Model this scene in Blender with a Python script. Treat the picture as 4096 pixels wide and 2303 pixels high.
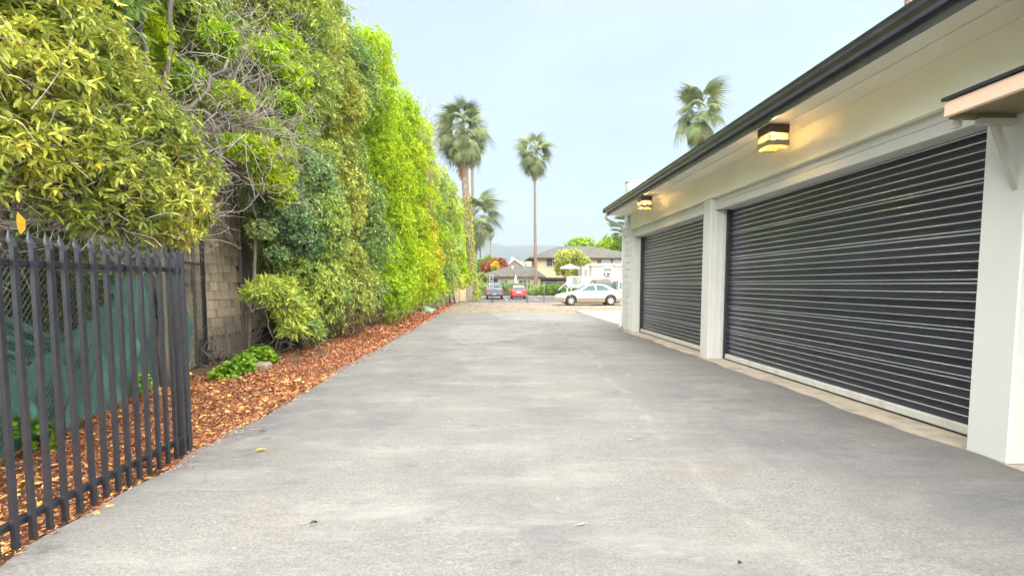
import bpy, math, random
import numpy as np
from mathutils import Vector, Matrix

for o in list(bpy.data.objects):
    bpy.data.objects.remove(o)
S = bpy.context.scene
COL = S.collection
R = math.radians
random.seed(7)
RNG = np.random.default_rng(11)

# ------------------------------------------------------------------ camera
cam_d = bpy.data.cameras.new('camera')
cam = bpy.data.objects.new('camera', cam_d)
COL.objects.link(cam)
cam.location = (0, 0, 1.4)
cam.rotation_euler = (R(90 - 3.85), 0, R(-2.5))
cam_d.sensor_width = 36
cam_d.lens = 36 * 1900 / 4096
cam_d.shift_y = 0.0277
cam_d.clip_start = 0.05
cam_d.clip_end = 9000
S.camera = cam
HAZE = .0005

# ------------------------------------------------------------------ world, sun, exposure
SUN_EL, SUN_AZ = 58, 172          # azimuth from +Y, clockwise
w = bpy.data.worlds.new('World')
S.world = w
w.use_nodes = True
nt = w.node_tree
nt.nodes.clear()
out = nt.nodes.new('ShaderNodeOutputWorld')
mixs = nt.nodes.new('ShaderNodeMixShader')
sky = nt.nodes.new('ShaderNodeTexSky')
sky.sky_type = 'NISHITA'
sky.sun_disc = False
sky.sun_elevation = R(SUN_EL)
sky.sun_rotation = R(SUN_AZ)
sky.dust_density = 4
sky.air_density = 1.2
bg1 = nt.nodes.new('ShaderNodeBackground')
bg1.inputs[1].default_value = 0.05
nt.links.new(sky.outputs[0], bg1.inputs[0])
bg2 = nt.nodes.new('ShaderNodeBackground')
tc = nt.nodes.new('ShaderNodeTexCoord')
sep = nt.nodes.new('ShaderNodeSeparateXYZ')
nt.links.new(tc.outputs['Generated'], sep.inputs[0])
cr = nt.nodes.new('ShaderNodeValToRGB')
cr.color_ramp.elements[0].position = 0.0
cr.color_ramp.elements[0].color = (0.061, 0.0755, 0.084, 1)
cr.color_ramp.elements[1].position = 0.5
cr.color_ramp.elements[1].color = (0.0715, 0.084, 0.092, 1)
ce = cr.color_ramp.elements.new(1.0)
ce.color = (0.12, 0.14, 0.15, 1)
nt.links.new(sep.outputs[2], cr.inputs[0])
mp = nt.nodes.new('ShaderNodeMapping')
mp.inputs['Scale'].default_value = (2.2, 2.2, 6)
nt.links.new(tc.outputs['Generated'], mp.inputs[0])
nz = nt.nodes.new('ShaderNodeTexNoise')
nz.inputs['Scale'].default_value = 1.6
nz.inputs['Detail'].default_value = 5
nt.links.new(mp.outputs[0], nz.inputs['Vector'])
mr = nt.nodes.new('ShaderNodeMapRange')
mr.inputs[1].default_value = 0.3
mr.inputs[2].default_value = 0.75
mr.inputs[3].default_value = 0.93
mr.inputs[4].default_value = 1.08
nt.links.new(nz.outputs[0], mr.inputs[0])
mul = nt.nodes.new('ShaderNodeVectorMath')
mul.operation = 'SCALE'
nt.links.new(cr.outputs[0], mul.inputs[0])
nt.links.new(mr.outputs[0], mul.inputs['Scale'])
nt.links.new(mul.outputs[0], bg2.inputs[0])
mixs.inputs[0].default_value = 0.82
nt.links.new(bg1.outputs[0], mixs.inputs[1])
nt.links.new(bg2.outputs[0], mixs.inputs[2])
nt.links.new(mixs.outputs[0], out.inputs[0])

sd = bpy.data.lights.new('sun', 'SUN')
sd.energy = 1.5
sd.angle = R(115)
sd.color = (1, 0.95, 0.86)
sun = bpy.data.objects.new('sun', sd)
COL.objects.link(sun)
sdir = Vector((math.sin(R(SUN_AZ)) * math.cos(R(SUN_EL)), math.cos(R(SUN_AZ)) * math.cos(R(SUN_EL)), math.sin(R(SUN_EL))))
sun.rotation_euler = sdir.to_track_quat('Z', 'Y').to_euler()
sun.location = (0, -10, 30)

S.view_settings.view_transform = 'Standard'
S.view_settings.look = 'None'
S.view_settings.gamma = 1
S.view_settings.use_curve_mapping = False
S.view_settings.exposure = 3.4
S.render.engine = 'CYCLES'
S.cycles.max_bounces = 6
S.cycles.diffuse_bounces = 3
S.cycles.glossy_bounces = 2
S.cycles.transmission_bounces = 4
S.cycles.volume_bounces = 0
S.cycles.transparent_max_bounces = 8
S.cycles.sample_clamp_indirect = 6

# ------------------------------------------------------------------ helpers
MATS = {}

def lum(c, k):
    return tuple(min(1, max(0, x * k)) for x in c[:3])

def pmat(name, c1, c2=None, scale=4, rough=0.6, metal=0, bump=0, bscale=60, spec=0.5, detail=5, stretch=(1, 1, 1),
         rnd=0, dirt=None, dscale=1.2, damt=0.5, transl=0, trans=0, emit=None, estr=0):
    """procedural material: two-tone noise, fine bump, optional stains and per-object variation"""
    if name in MATS:
        return MATS[name]
    m = bpy.data.materials.new(name)
    m.use_nodes = True
    t = m.node_tree
    N, L = t.nodes, t.links
    b = N['Principled BSDF']
    b.inputs['Roughness'].default_value = rough
    b.inputs['Metallic'].default_value = metal
    b.inputs['Specular IOR Level'].default_value = spec
    c2 = c2 or lum(c1, 0.86)
    tcn = N.new('ShaderNodeTexCoord')
    mpn = N.new('ShaderNodeMapping')
    mpn.inputs['Scale'].default_value = stretch
    L.new(tcn.outputs['Object'], mpn.inputs[0])
    n1 = N.new('ShaderNodeTexNoise')
    n1.inputs['Scale'].default_value = scale
    n1.inputs['Detail'].default_value = detail
    L.new(mpn.outputs[0], n1.inputs['Vector'])
    ramp = N.new('ShaderNodeValToRGB')
    ramp.color_ramp.elements[0].position = 0.32
    ramp.color_ramp.elements[1].position = 0.68
    ramp.color_ramp.elements[0].color = (*c1, 1)
    ramp.color_ramp.elements[1].color = (*c2, 1)
    L.new(n1.outputs[0], ramp.inputs[0])
    col = ramp.outputs[0]
    if dirt:
        n2 = N.new('ShaderNodeTexNoise')
        n2.inputs['Scale'].default_value = dscale
        n2.inputs['Detail'].default_value = 7
        n2.inputs['Roughness'].default_value = 0.65
        L.new(tcn.outputs['Object'], n2.inputs['Vector'])
        r2 = N.new('ShaderNodeMapRange')
        r2.inputs[1].default_value = 0.5
        r2.inputs[2].default_value = 0.72
        r2.inputs[4].default_value = damt
        L.new(n2.outputs[0], r2.inputs[0])
        mx = N.new('ShaderNodeMix')
        mx.data_type = 'RGBA'
        L.new(r2.outputs[0], mx.inputs[0])
        L.new(col, mx.inputs[6])
        mx.inputs[7].default_value = (*dirt, 1)
        col = mx.outputs[2]
    if rnd:
        oi = N.new('ShaderNodeObjectInfo')
        r3 = N.new('ShaderNodeMapRange')
        r3.inputs[3].default_value = 1 - rnd
        r3.inputs[4].default_value = 1 + rnd
        L.new(oi.outputs['Random'], r3.inputs[0])
        vm = N.new('ShaderNodeVectorMath')
        vm.operation = 'SCALE'
        L.new(col, vm.inputs[0])
        L.new(r3.outputs[0], vm.inputs['Scale'])
        col = vm.outputs[0]
    L.new(col, b.inputs['Base Color'])
    if bump:
        n4 = N.new('ShaderNodeTexNoise')
        n4.inputs['Scale'].default_value = bscale
        n4.inputs['Detail'].default_value = 4
        L.new(mpn.outputs[0], n4.inputs['Vector'])
        bp = N.new('ShaderNodeBump')
        bp.inputs['Strength'].default_value = bump
        bp.inputs['Distance'].default_value = 0.02
        L.new(n4.outputs[0], bp.inputs['Height'])
        L.new(bp.outputs[0], b.inputs['Normal'])
    if emit:
        b.inputs['Emission Color'].default_value = (*emit, 1)
        b.inputs['Emission Strength'].default_value = estr
    if trans:
        o = N['Material Output']
        tr = N.new('ShaderNodeBsdfTransparent')
        ms = N.new('ShaderNodeMixShader')
        ms.inputs[0].default_value = trans
        L.new(b.outputs[0], ms.inputs[1])
        L.new(tr.outputs[0], ms.inputs[2])
        L.new(ms.outputs[0], o.inputs[0])
    if transl:
        o = N['Material Output']
        tr = N.new('ShaderNodeBsdfTranslucent')
        L.new(col, tr.inputs[0])
        ms = N.new('ShaderNodeMixShader')
        ms.inputs[0].default_value = transl
        L.new(b.outputs[0], ms.inputs[1])
        L.new(tr.outputs[0], ms.inputs[2])
        L.new(ms.outputs[0], o.inputs[0])
    MATS[name] = m
    return m

def leafmat(name, stops, rough=0.42, transl=0.3):
    """leaf colour from a per-leaf random attribute"""
    m = bpy.data.materials.new(name)
    m.use_nodes = True
    t = m.node_tree
    N, L = t.nodes, t.links
    b = N['Principled BSDF']
    b.inputs['Roughness'].default_value = rough
    b.inputs['Specular IOR Level'].default_value = 0.35
    at = N.new('ShaderNodeAttribute')
    at.attribute_name = 'tint'
    ramp = N.new('ShaderNodeValToRGB')
    e = ramp.color_ramp.elements
    while len(e) < len(stops):
        e.new(0.5)
    for i, (p, c) in enumerate(stops):
        e[i].position = p
        e[i].color = (*c, 1)
    L.new(at.outputs['Fac'], ramp.inputs[0])
    L.new(ramp.outputs[0], b.inputs['Base Color'])
    tr = N.new('ShaderNodeBsdfTranslucent')
    L.new(ramp.outputs[0], tr.inputs[0])
    ms = N.new('ShaderNodeMixShader')
    ms.inputs[0].default_value = transl
    L.new(b.outputs[0], ms.inputs[1])
    L.new(tr.outputs[0], ms.inputs[2])
    L.new(ms.outputs[0], N['Material Output'].inputs[0])
    MATS[name] = m
    return m

def tag(o, label=None, cat=None, group=None, kind=None):
    if label: o['label'] = label
    if cat: o['category'] = cat
    if group: o['group'] = group
    if kind: o['kind'] = kind
    return o

def thing(name, label, cat, loc=(0, 0, 0), rz=0, group=None):
    o = bpy.data.objects.new(name, None)
    o.empty_display_size = 0.2
    COL.objects.link(o)
    o.location = loc
    o.rotation_euler = (0, 0, rz)
    return tag(o, label, cat, group)

def link(name, me, mat, parent=None, loc=(0, 0, 0)):
    o = bpy.data.objects.new(name, me)
    COL.objects.link(o)
    o.location = loc
    if mat is not None and len(me.materials) == 0:
        me.materials.append(mat)
    if parent is not None:
        o.parent = parent
    return o

class MB:
    """collects primitives; build() links them as one mesh object.
    rel=True: coordinates are world ones and are shifted into the (unrotated) parent's frame"""
    def __init__(s):
        s.v, s.f = [], []
    def add(s, vs, fs):
        k = len(s.v)
        s.v += [tuple(a) for a in vs]
        s.f += [tuple(i + k for i in f) for f in fs]
        return s
    def box(s, x0, x1, y0, y1, z0, z1):
        return s.add([(x0, y0, z0), (x1, y0, z0), (x1, y1, z0), (x0, y1, z0), (x0, y0, z1), (x1, y0, z1), (x1, y1, z1), (x0, y1, z1)],
                     [(3, 2, 1, 0), (4, 5, 6, 7), (0, 1, 5, 4), (1, 2, 6, 5), (2, 3, 7, 6), (3, 0, 4, 7)])
    def bbox(s, x0, x1, y0, y1, z0, z1, c=0.01):
        """box with chamfered edges"""
        c = min(c, (x1 - x0) * .45, (y1 - y0) * .45, (z1 - z0) * .45)
        vs, idx = [], {}
        for i, X in ((0, (x0, x1)),):
            pass
        for a in (0, 1):
            for b in (0, 1):
                for d in (0, 1):
                    px, py, pz = (x0, x1)[a], (y0, y1)[b], (z0, z1)[d]
                    sx, sy, sz = (c, -c)[a], (c, -c)[b], (c, -c)[d]
                    for ax in range(3):
                        p = [px + sx, py + sy, pz + sz]
                        p[ax] = (px, py, pz)[ax]
                        idx[(a, b, d, ax)] = len(vs)
                        vs.append(tuple(p))
        fs = []
        for ax in range(3):
            for sd_ in (0, 1):
                o1, o2 = [q for q in range(3) if q != ax]
                quad = []
                for (i, j) in ((0, 0), (1, 0), (1, 1), (0, 1)):
                    k = [0, 0, 0]
                    k[ax] = sd_; k[o1] = i; k[o2] = j
                    quad.append(idx[(*k, ax)])
                flip = (sd_ == 1) ^ (ax == 1)
                fs.append(tuple(quad if flip else quad[::-1]))
        for ax in range(3):
            o1, o2 = [q for q in range(3) if q != ax]
            for i in (0, 1):
                for j in (0, 1):
                    k0 = [0, 0, 0]; k1 = [0, 0, 0]
                    k0[o1] = k1[o1] = i
                    k0[o2] = k1[o2] = j
                    k0[ax] = 0; k1[ax] = 1
                    fs.append((idx[(*k0, o1)], idx[(*k1, o1)], idx[(*k1, o2)], idx[(*k0, o2)]))
        for a in (0, 1):
            for b in (0, 1):
                for d in (0, 1):
                    fs.append(tuple(idx[(a, b, d, ax)] for ax in range(3)))
        return s.add(vs, fs)
    def tube(s, pts, r, n=8, cap=True):
        pts = [Vector(p) for p in pts]
        rr = r if isinstance(r, (list, tuple)) else [r] * len(pts)
        vs, fs = [], []
        up = None
        for i, p in enumerate(pts):
            d = (pts[min(i + 1, len(pts) - 1)] - pts[max(i - 1, 0)]).normalized()
            if up is None or abs(up.dot(d)) > 0.95:
                up = Vector((0, 0, 1)) if abs(d.z) < 0.9 else Vector((1, 0, 0))
            sx = d.cross(up).normalized()
            sy = sx.cross(d).normalized()
            up = sy
            for k in range(n):
                a = 2 * math.pi * k / n
                vs.append(p + sx * math.cos(a) * rr[i] + sy * math.sin(a) * rr[i])
        for i in range(len(pts) - 1):
            for k in range(n):
                fs.append((i * n + k, i * n + (k + 1) % n, (i + 1) * n + (k + 1) % n, (i + 1) * n + k))
        if cap:
            fs.append(tuple(range(n - 1, -1, -1)))
            fs.append(tuple((len(pts) - 1) * n + k for k in range(n)))
        return s.add(vs, fs)
    def prism(s, poly, axis, a, b):
        """extrude 2-D polygon along an axis ('x','y','z') from a to b"""
        n = len(poly)
        def P(u, v, t):
            return {'x': (t, u, v), 'y': (u, t, v), 'z': (u, v, t)}[axis]
        vs = [P(u, v, a) for u, v in poly] + [P(u, v, b) for u, v in poly]
        fs = [tuple(range(n))[::-1], tuple(range(n, 2 * n))]
        fs += [(i, (i + 1) % n, n + (i + 1) % n, n + i) for i in range(n)]
        return s.add(vs, fs)
    def lathe(s, prof, n=16, axis='z', c=(0, 0, 0)):
        vs, fs = [], []
        for r_, h in prof:
            for k in range(n):
                a = 2 * math.pi * k / n
                p = (r_ * math.cos(a), r_ * math.sin(a), h)
                if axis == 'y': p = (p[0], p[2], p[1])
                if axis == 'x': p = (p[2], p[0], p[1])
                vs.append((p[0] + c[0], p[1] + c[1], p[2] + c[2]))
        for i in range(len(prof) - 1):
            for k in range(n):
                fs.append((i * n + k, i * n + (k + 1) % n, (i + 1) * n + (k + 1) % n, (i + 1) * n + k))
        return s.add(vs, fs)
    def mesh(s, name, off=(0, 0, 0), smooth=False):
        me = bpy.data.meshes.new(name)
        v = [(a[0] - off[0], a[1] - off[1], a[2] - off[2]) for a in s.v]
        me.from_pydata(v, [], s.f)
        if smooth:
            me.polygons.foreach_set('use_smooth', [True] * len(me.polygons))
        me.update()
        return me
    def build(s, name, mat, parent=None, rel=True, smooth=False, fixn=True):
        off = (0, 0, 0)
        if rel and parent is not None:
            q = parent
            while q is not None:
                off = tuple(off[i] + q.location[i] for i in range(3))
                q = q.parent
        me = s.mesh(name, off, smooth)
        if fixn:
            import bmesh
            bm = bmesh.new()
            bm.from_mesh(me)
            bmesh.ops.recalc_face_normals(bm, faces=bm.faces)
            bm.to_mesh(me)
            bm.free()
        return link(name, me, mat, parent)

def np_mesh(name, V, F, tint=None):
    """fast mesh from numpy; F (n,k) faces of equal size, tint per face"""
    me = bpy.data.meshes.new(name)
    V = np.ascontiguousarray(V, dtype=np.float32)
    F = np.ascontiguousarray(F, dtype=np.int32)
    n, k = F.shape
    me.vertices.add(len(V))
    me.vertices.foreach_set('co', V.ravel())
    me.loops.add(n * k)
    me.loops.foreach_set('vertex_index', F.ravel())
    me.polygons.add(n)
    me.polygons.foreach_set('loop_start', np.arange(0, n * k, k, dtype=np.int32))
    me.update(calc_edges=True)
    if tint is not None:
        a = me.attributes.new('tint', 'FLOAT', 'FACE')
        a.data.foreach_set('value', np.ascontiguousarray(tint, dtype=np.float32))
    return me

def norm(a):
    return a / np.maximum(np.linalg.norm(a, axis=-1, keepdims=True), 1e-9)

def rdir(n):
    return norm(RNG.normal(size=(n, 3)))

def leaf_arrays(P, D, L, W, tint, hexa=False, fold=0.25, curl=0.18, upb=(0, 0, 1)):
    n = len(P)
    ref = norm(np.array(upb) + RNG.normal(size=(n, 3)) * 0.45)
    Sd = norm(np.cross(D, ref))
    Nn = norm(np.cross(Sd, D))
    L = np.broadcast_to(np.asarray(L, float), (n,))[:, None]
    W = np.broadcast_to(np.asarray(W, float), (n,))[:, None]
    def at(t, s_):
        return P + D * L * t + Sd * W * s_ + Nn * (np.abs(s_) * W * fold - L * curl * t * t)
    if hexa:
        pts = [at(0, 0), at(.3, .42), at(.68, .40), at(1, 0), at(.68, -.40), at(.3, -.42)]
        V = np.stack(pts, 1).reshape(-1, 3)
        b = np.arange(n)[:, None] * 6
        F = np.concatenate([b + [0, 1, 2, 3], b + [0, 3, 4, 5]], 1).reshape(-1, 4)
        T = np.repeat(tint, 2)
    else:
        pts = [at(0, 0), at(.45, .5), at(1, 0), at(.45, -.5)]
        V = np.stack(pts, 1).reshape(-1, 3)
        b = np.arange(n)[:, None] * 4
        F = np.concatenate([b + [0, 1, 2], b + [0, 2, 3]], 1).reshape(-1, 3)
        T = np.repeat(tint, 2)
    return V, F, T

def whorls(C, A, T, nl, L, W, hexa=False, phi=(50, 88), curl=0.18):
    """clusters of leaves round axis A at C; T tint per cluster"""
    n = len(C)
    ref = np.where(np.abs(A[:, 2:3]) > .9, np.array([[1., 0, 0]]), np.array([[0, 0, 1.]]))
    U = norm(np.cross(A, ref))
    Vv = np.cross(A, U)
    az = (np.arange(nl)[None] * 2.4 + RNG.uniform(0, 6.28, (n, 1)) + RNG.normal(0, .25, (n, nl)))
    ph = np.radians(RNG.uniform(*phi, (n, nl)))
    rad = U[:, None] * np.cos(az)[..., None] + Vv[:, None] * np.sin(az)[..., None]
    D = A[:, None] * np.cos(ph)[..., None] + rad * np.sin(ph)[..., None]
    D = norm(D).reshape(-1, 3)
    back = RNG.uniform(0, .5, (n, nl))[..., None] * L
    P = (C[:, None] - A[:, None] * back).reshape(-1, 3)
    Ls = L * RNG.uniform(.65, 1.25, n * nl)
    Ws = W * RNG.uniform(.75, 1.2, n * nl)
    t = np.clip(np.repeat(T, nl) + RNG.normal(0, .16, n * nl), 0.0, .93)
    yel = RNG.random(n * nl) < .006
    t[yel] = 1.0
    return leaf_arrays(P, D, Ls, Ws, t, hexa, curl=curl)

def lobes_sample(lobes, n, rmin=.55, under=.45, zbias=.45):
    """points in the outer shell of a set of ellipsoid lobes -> positions, axes, lobe index"""
    lobes = np.asarray(lobes, float)
    area = (lobes[:, 3] * lobes[:, 4] + lobes[:, 4] * lobes[:, 5] + lobes[:, 3] * lobes[:, 5])
    out_p, out_a, out_i = [], [], []
    need = n
    while need > 0:
        m = int(need * 1.7) + 50
        i = RNG.choice(len(lobes), m, p=area / area.sum())
        d = rdir(m)
        keep = (d[:, 2] > -.25) | (RNG.random(m) < under)
        i, d = i[keep], d[keep]
        r = 1 - (1 - rmin) * RNG.random(len(i)) ** 1.8
        r *= RNG.normal(1, .11, len(i))
        p = lobes[i, :3] + d * lobes[i, 3:6] * r[:, None]
        a = norm(d / lobes[i, 3:6] * lobes[i, 3:6].mean(1, keepdims=True) + np.array([0, 0, zbias]) + RNG.normal(0, .33, (len(i), 3)))
        # drop most points buried deep inside another lobe
        inside = np.zeros(len(p), bool)
        for k in range(len(lobes)):
            q = ((p - lobes[k, :3]) / lobes[k, 3:6])
            inside |= ((q * q).sum(1) < .36) & (i != k)
        kp = ~inside | (RNG.random(len(p)) < .12)
        out_p.append(p[kp]); out_a.append(a[kp]); out_i.append(i[kp])
        need -= kp.sum()
    return np.concatenate(out_p)[:n], np.concatenate(out_a)[:n], np.concatenate(out_i)[:n]

def twig_mesh(name, starts, dirs, lens, r0, bend=.5, seg=5, grav=0.0, taper=.35, sides=3):
    """many thin crooked tubes"""
    n = len(starts)
    P = np.asarray(starts, float).copy()
    D = norm(np.asarray(dirs, float))
    r0 = np.broadcast_to(np.asarray(r0, float), (n,))
    rings = []
    for k in range(seg + 1):
        f = 1 - (1 - taper) * k / seg
        ref = np.where(np.abs(D[:, 2:3]) > .9, np.array([[1., 0, 0]]), np.array([[0, 0, 1.]]))
        U = norm(np.cross(D, ref))
        Vv = np.cross(D, U)
        ring = []
        for q in range(sides):
            a = 2 * math.pi * q / sides
            ring.append(P + (U * math.cos(a) + Vv * math.sin(a)) * (r0 * f)[:, None])
        rings.append(np.stack(ring, 1))
        P = P + D * (np.asarray(lens) / seg)[:, None] if np.ndim(lens) else P + D * lens / seg
        D = norm(D + RNG.normal(0, bend / seg * 1.6, (n, 3)) + np.array([0, 0, grav / seg]))
    V = np.stack(rings, 1).reshape(-1, 3)      # n, seg+1, sides
    base = np.arange(n)[:, None, None] * (seg + 1) * sides
    k = np.arange(seg)[None, :, None] * sides
    q = np.arange(sides)[None, None, :]
    q2 = (q + 1) % sides
    F = np.stack([base + k + q, base + k + q2, base + k + sides + q2, base + k + sides + q], -1).reshape(-1, 4)
    return np_mesh(name, V, F)

# ------------------------------------------------------------------ materials
M_white = pmat('white_paint', (.545, .555, .53), (.52, .53, .505), 2.5, .55, bump=.05, bscale=40, dirt=(.47, .455, .40), dscale=.9, damt=.25)
M_wallshade = pmat('eave_paint_lamp_tint', (.78, .765, .625), (.73, .715, .58), 1.5, .6, bump=.08, bscale=30, dirt=(.47, .43, .34), dscale=.7, damt=.25)  # upper wall and soffit: lamp yellow put into the base colour
M_block = pmat('painted_block', (.55, .56, .525), (.50, .51, .475), 6, .7, bump=.3, bscale=60, rnd=.05)
M_slat = pmat('black_slat_coating', (.050, .054, .082), (.090, .095, .130), 3, .28, metal=.8, bump=.03, bscale=12, stretch=(1, .15, 1), rnd=.25, spec=.6)
M_bead = pmat('slat_bead_highlight', (.58, .60, .66), (.74, .76, .80), 5, .26, metal=.9, stretch=(1, .3, 1), rnd=.15)  # sky glint along the beads put into a paler metal colour
M_black = pmat('black_metal', (.014, .014, .018), (.026, .026, .031), 12, .42, bump=.08, bscale=90, spec=.5)
M_gutter = pmat('black_gutter', (.12, .125, .16), (.16, .165, .20), 5, .27, metal=.85)
M_fence = pmat('black_fence_paint', (.012, .0125, .019), (.022, .023, .032), 14, .30, bump=.1, bscale=120, rnd=.15, spec=.8, dirt=(.05, .045, .045), dscale=6, damt=.3)
M_alu = pmat('door_bar_white', (.50, .50, .47), (.43, .43, .39), 8, .45, dirt=(.3, .27, .22), dscale=5, damt=.5)
M_conc = pmat('old_concrete', (.40, .34, .27), (.30, .26, .21), 5, .85, bump=.35, bscale=80, dirt=(.16, .13, .10), dscale=2.5, damt=.6)
M_apron = pmat('light_concrete', (.27, .26, .235), (.235, .226, .205), 1.2, .85, bump=.2, bscale=70, dirt=(.15, .14, .12), dscale=.8, damt=.5)
M_glass = pmat('clear_glass', (.5, .52, .5), None, 4, .05, trans=.82)
def lamp_glass():
    m = bpy.data.materials.new('amber_lamp_glass')
    m.use_nodes = True
    N, L = m.node_tree.nodes, m.node_tree.links
    tl = N.new('ShaderNodeBsdfTranslucent')
    tl.inputs[0].default_value = (.9, .66, .3, 1)
    tp = N.new('ShaderNodeBsdfTransparent')
    ms = N.new('ShaderNodeMixShader')
    ms.inputs[0].default_value = .72
    L.new(tl.outputs[0], ms.inputs[1])
    L.new(tp.outputs[0], ms.inputs[2])
    L.new(ms.outputs[0], N['Material Output'].inputs[0])
    return m
M_amber = lamp_glass()
M_wood_dark = pmat('dark_bronze', (.06, .036, .022), (.10, .055, .032), 10, .4)
M_band = pmat('lamp_band', (.34, .30, .19), (.42, .37, .25), 8, .28, metal=.8)
M_peach = pmat('peach_board', (.66, .46, .34), (.72, .52, .40), 3, .6, bump=.1, bscale=40, stretch=(1, .2, 1))
M_olive = pmat('weathered_plywood', (.16, .13, .07), (.22, .18, .10), 4, .8, bump=.3, bscale=50)
M_greym = pmat('grey_painted_steel', (.42, .41, .37), (.36, .35, .31), 6, .5)
M_bark = pmat('grey_bark', (.20, .17, .14), (.11, .09, .075), 9, .9, bump=.6, bscale=35, stretch=(1, 1, .3))
M_twig = pmat('bare_twig', (.44, .40, .35), (.27, .23, .20), 14, .85)
M_twig_red = pmat('brown_twig', (.20, .11, .07), (.12, .07, .05), 14, .85)
M_palmbark = pmat('palm_bark', (.27, .20, .15), (.10, .072, .055), 5, .9, bump=1.0, bscale=14, stretch=(1, 1, 3))
M_frond = pmat('palm_frond', (.09, .13, .035), (.22, .25, .09), 1.6, .5, transl=.2, rnd=.45)
M_dead = pmat('dead_frond', (.36, .235, .13), (.22, .14, .08), 1.6, .8, transl=.15, rnd=.25)
M_wire = pmat('galvanised_wire', (.20, .21, .20), (.12, .12, .12), 10, .5, metal=.4)
M_pipe = pmat('grey_fence_pipe', (.20, .20, .19), (.13, .13, .13), 10, .5, metal=.3)
M_screen = pmat('green_shade_cloth', (.035, .15, .13), (.10, .27, .235), 3.5, .75, bump=.5, bscale=9, dirt=(.05, .11, .085), dscale=1.5, damt=.7)
M_shingle = pmat('cedar_shingle', (.60, .50, .37), (.42, .345, .25), 14, .9, bump=.5, bscale=40, stretch=(1, 1, .12), rnd=.28)
M_shwall = pmat('shingle_underlay', (.14, .115, .09), None, 5, .9)
M_trim = pmat('brown_trim_board', (.22, .19, .165), (.17, .145, .125), 8, .8, bump=.3, bscale=30, stretch=(1, 1, .1))
M_soil = pmat('soil', (.09, .05, .03), (.14, .08, .045), 5, .95, bump=.8, bscale=40)
M_roofs = pmat('grey_roof_shingle', (.050, .048, .042), (.10, .096, .08), 2.4, .9, bump=.4, bscale=30, stretch=(1, 1, 2.5), dirt=(.14, .135, .112), dscale=.8, damt=.5)
M_beige = pmat('beige_stucco', (.55, .42, .28), (.51, .385, .255), 1.0, .8, bump=.2, bscale=30)
M_brownw = pmat('brown_wall', (.20, .14, .09), (.15, .11, .07), 3, .85)
M_pink = pmat('pink_wall', (.52, .36, .27), (.45, .31, .23), 2, .85)
M_pane = pmat('window_pane', (.05, .06, .065), (.10, .12, .12), .8, .06, spec=.8)
M_dkbrown = pmat('dark_eave', (.07, .055, .045), None, 5, .8)
M_tile = pmat('orange_tile_roof', (.40, .24, .15), (.30, .18, .11), 3, .85, stretch=(1, 1, 3))
M_siding = pmat('cream_siding', (.37, .355, .29), (.34, .325, .265), 2, .6, rnd=.04)
M_purew = pmat('clean_white', (.50, .51, .51), (.46, .47, .47), 3, .5)
M_rubber = pmat('tyre_rubber', (.018, .018, .018), (.03, .03, .03), 10, .8)
M_carw = pmat('white_car_paint', (.48, .485, .48), (.46, .465, .46), 2, .25, spec=.6)
M_cart = pmat('tan_lower_paint', (.24, .195, .14), (.225, .18, .13), 2, .3, spec=.6)
M_cars = pmat('silver_car_paint', (.12, .135, .165), (.145, .16, .19), 2, .3, metal=.35)
M_carr = pmat('red_car_paint', (.62, .012, .018), (.58, .01, .016), 2, .25, spec=.6)
M_maroon = pmat('maroon_car_paint', (.10, .03, .03), (.085, .025, .025), 2, .3)
M_cglass = pmat('car_glass', (.04, .085, .08), (.075, .13, .12), 1.2, .12, spec=.15)
M_rim = pmat('alloy_rim', (.55, .54, .50), (.45, .44, .41), 6, .35, metal=.6)
M_dark = pmat('dark_plastic_and_shade', (.02, .02, .02), None, 5, .6)
M_lens = pmat('headlight_lens', (.55, .55, .52), (.40, .40, .38), 12, .1)
M_tail = pmat('tail_lamp', (.55, .015, .015), None, 5, .15)
M_plank_new = pmat('new_fence_plank', (.62, .40, .24), (.55, .34, .20), 3, .75, stretch=(4, 4, .3), rnd=.12)
M_plank_old = pmat('old_fence_plank', (.26, .21, .16), (.17, .14, .11), 5, .9, bump=.3, bscale=30, stretch=(4, 4, .3), rnd=.2)
M_tarp = pmat('pale_green_tarp', (.16, .34, .28), (.24, .42, .36), 2, .5, bump=.4, bscale=8)
M_bag = pmat('grey_green_burlap', (.20, .25, .19), (.28, .32, .25), 4, .8, bump=.4, bscale=14)
M_stone = pmat('rubble_stone', (.30, .25, .19), (.22, .18, .13), 6, .9, bump=.5, bscale=20)
M_lat = pmat('cream_lattice', (.62, .56, .42), (.55, .49, .36), 6, .7)
M_mark = pmat('white_paint_mark', (.42, .415, .40), (.26, .255, .24), 30, .8)
M_ylw = pmat('yellow_leaf', (.60, .42, .03), (.55, .30, .02), 20, .5, transl=.3)

LIME = leafmat('leaf_lime', [(0, (0.145, 0.275, 0.020)), (.35, (0.293, 0.461, 0.018)), (.65, (0.446, 0.600, 0.016)), (.93, (0.529, 0.582, 0.015)), (1, (0.588, 0.499, 0.015))])
MIDG = leafmat('leaf_mid', [(0, (0.145, 0.256, 0.112)), (.4, (0.269, 0.390, 0.098)), (.7, (0.443, 0.541, 0.094)), (.93, (0.649, 0.675, 0.101)), (1, (0.718, 0.656, 0.054))])
OLIVE = leafmat('leaf_olive', [(0, (0.151, 0.219, 0.077)), (.4, (0.313, 0.384, 0.085)), (.7, (0.465, 0.503, 0.092)), (.93, (0.569, 0.558, 0.106)), (1, (0.703, 0.492, 0.051))])
DEEP = leafmat('leaf_deep', [(0, (0.068, 0.140, 0.068)), (.4, (0.123, 0.219, 0.088)), (.7, (0.263, 0.376, 0.112)), (.93, (0.520, 0.612, 0.131)), (1, (0.740, 0.720, 0.082))])
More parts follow.
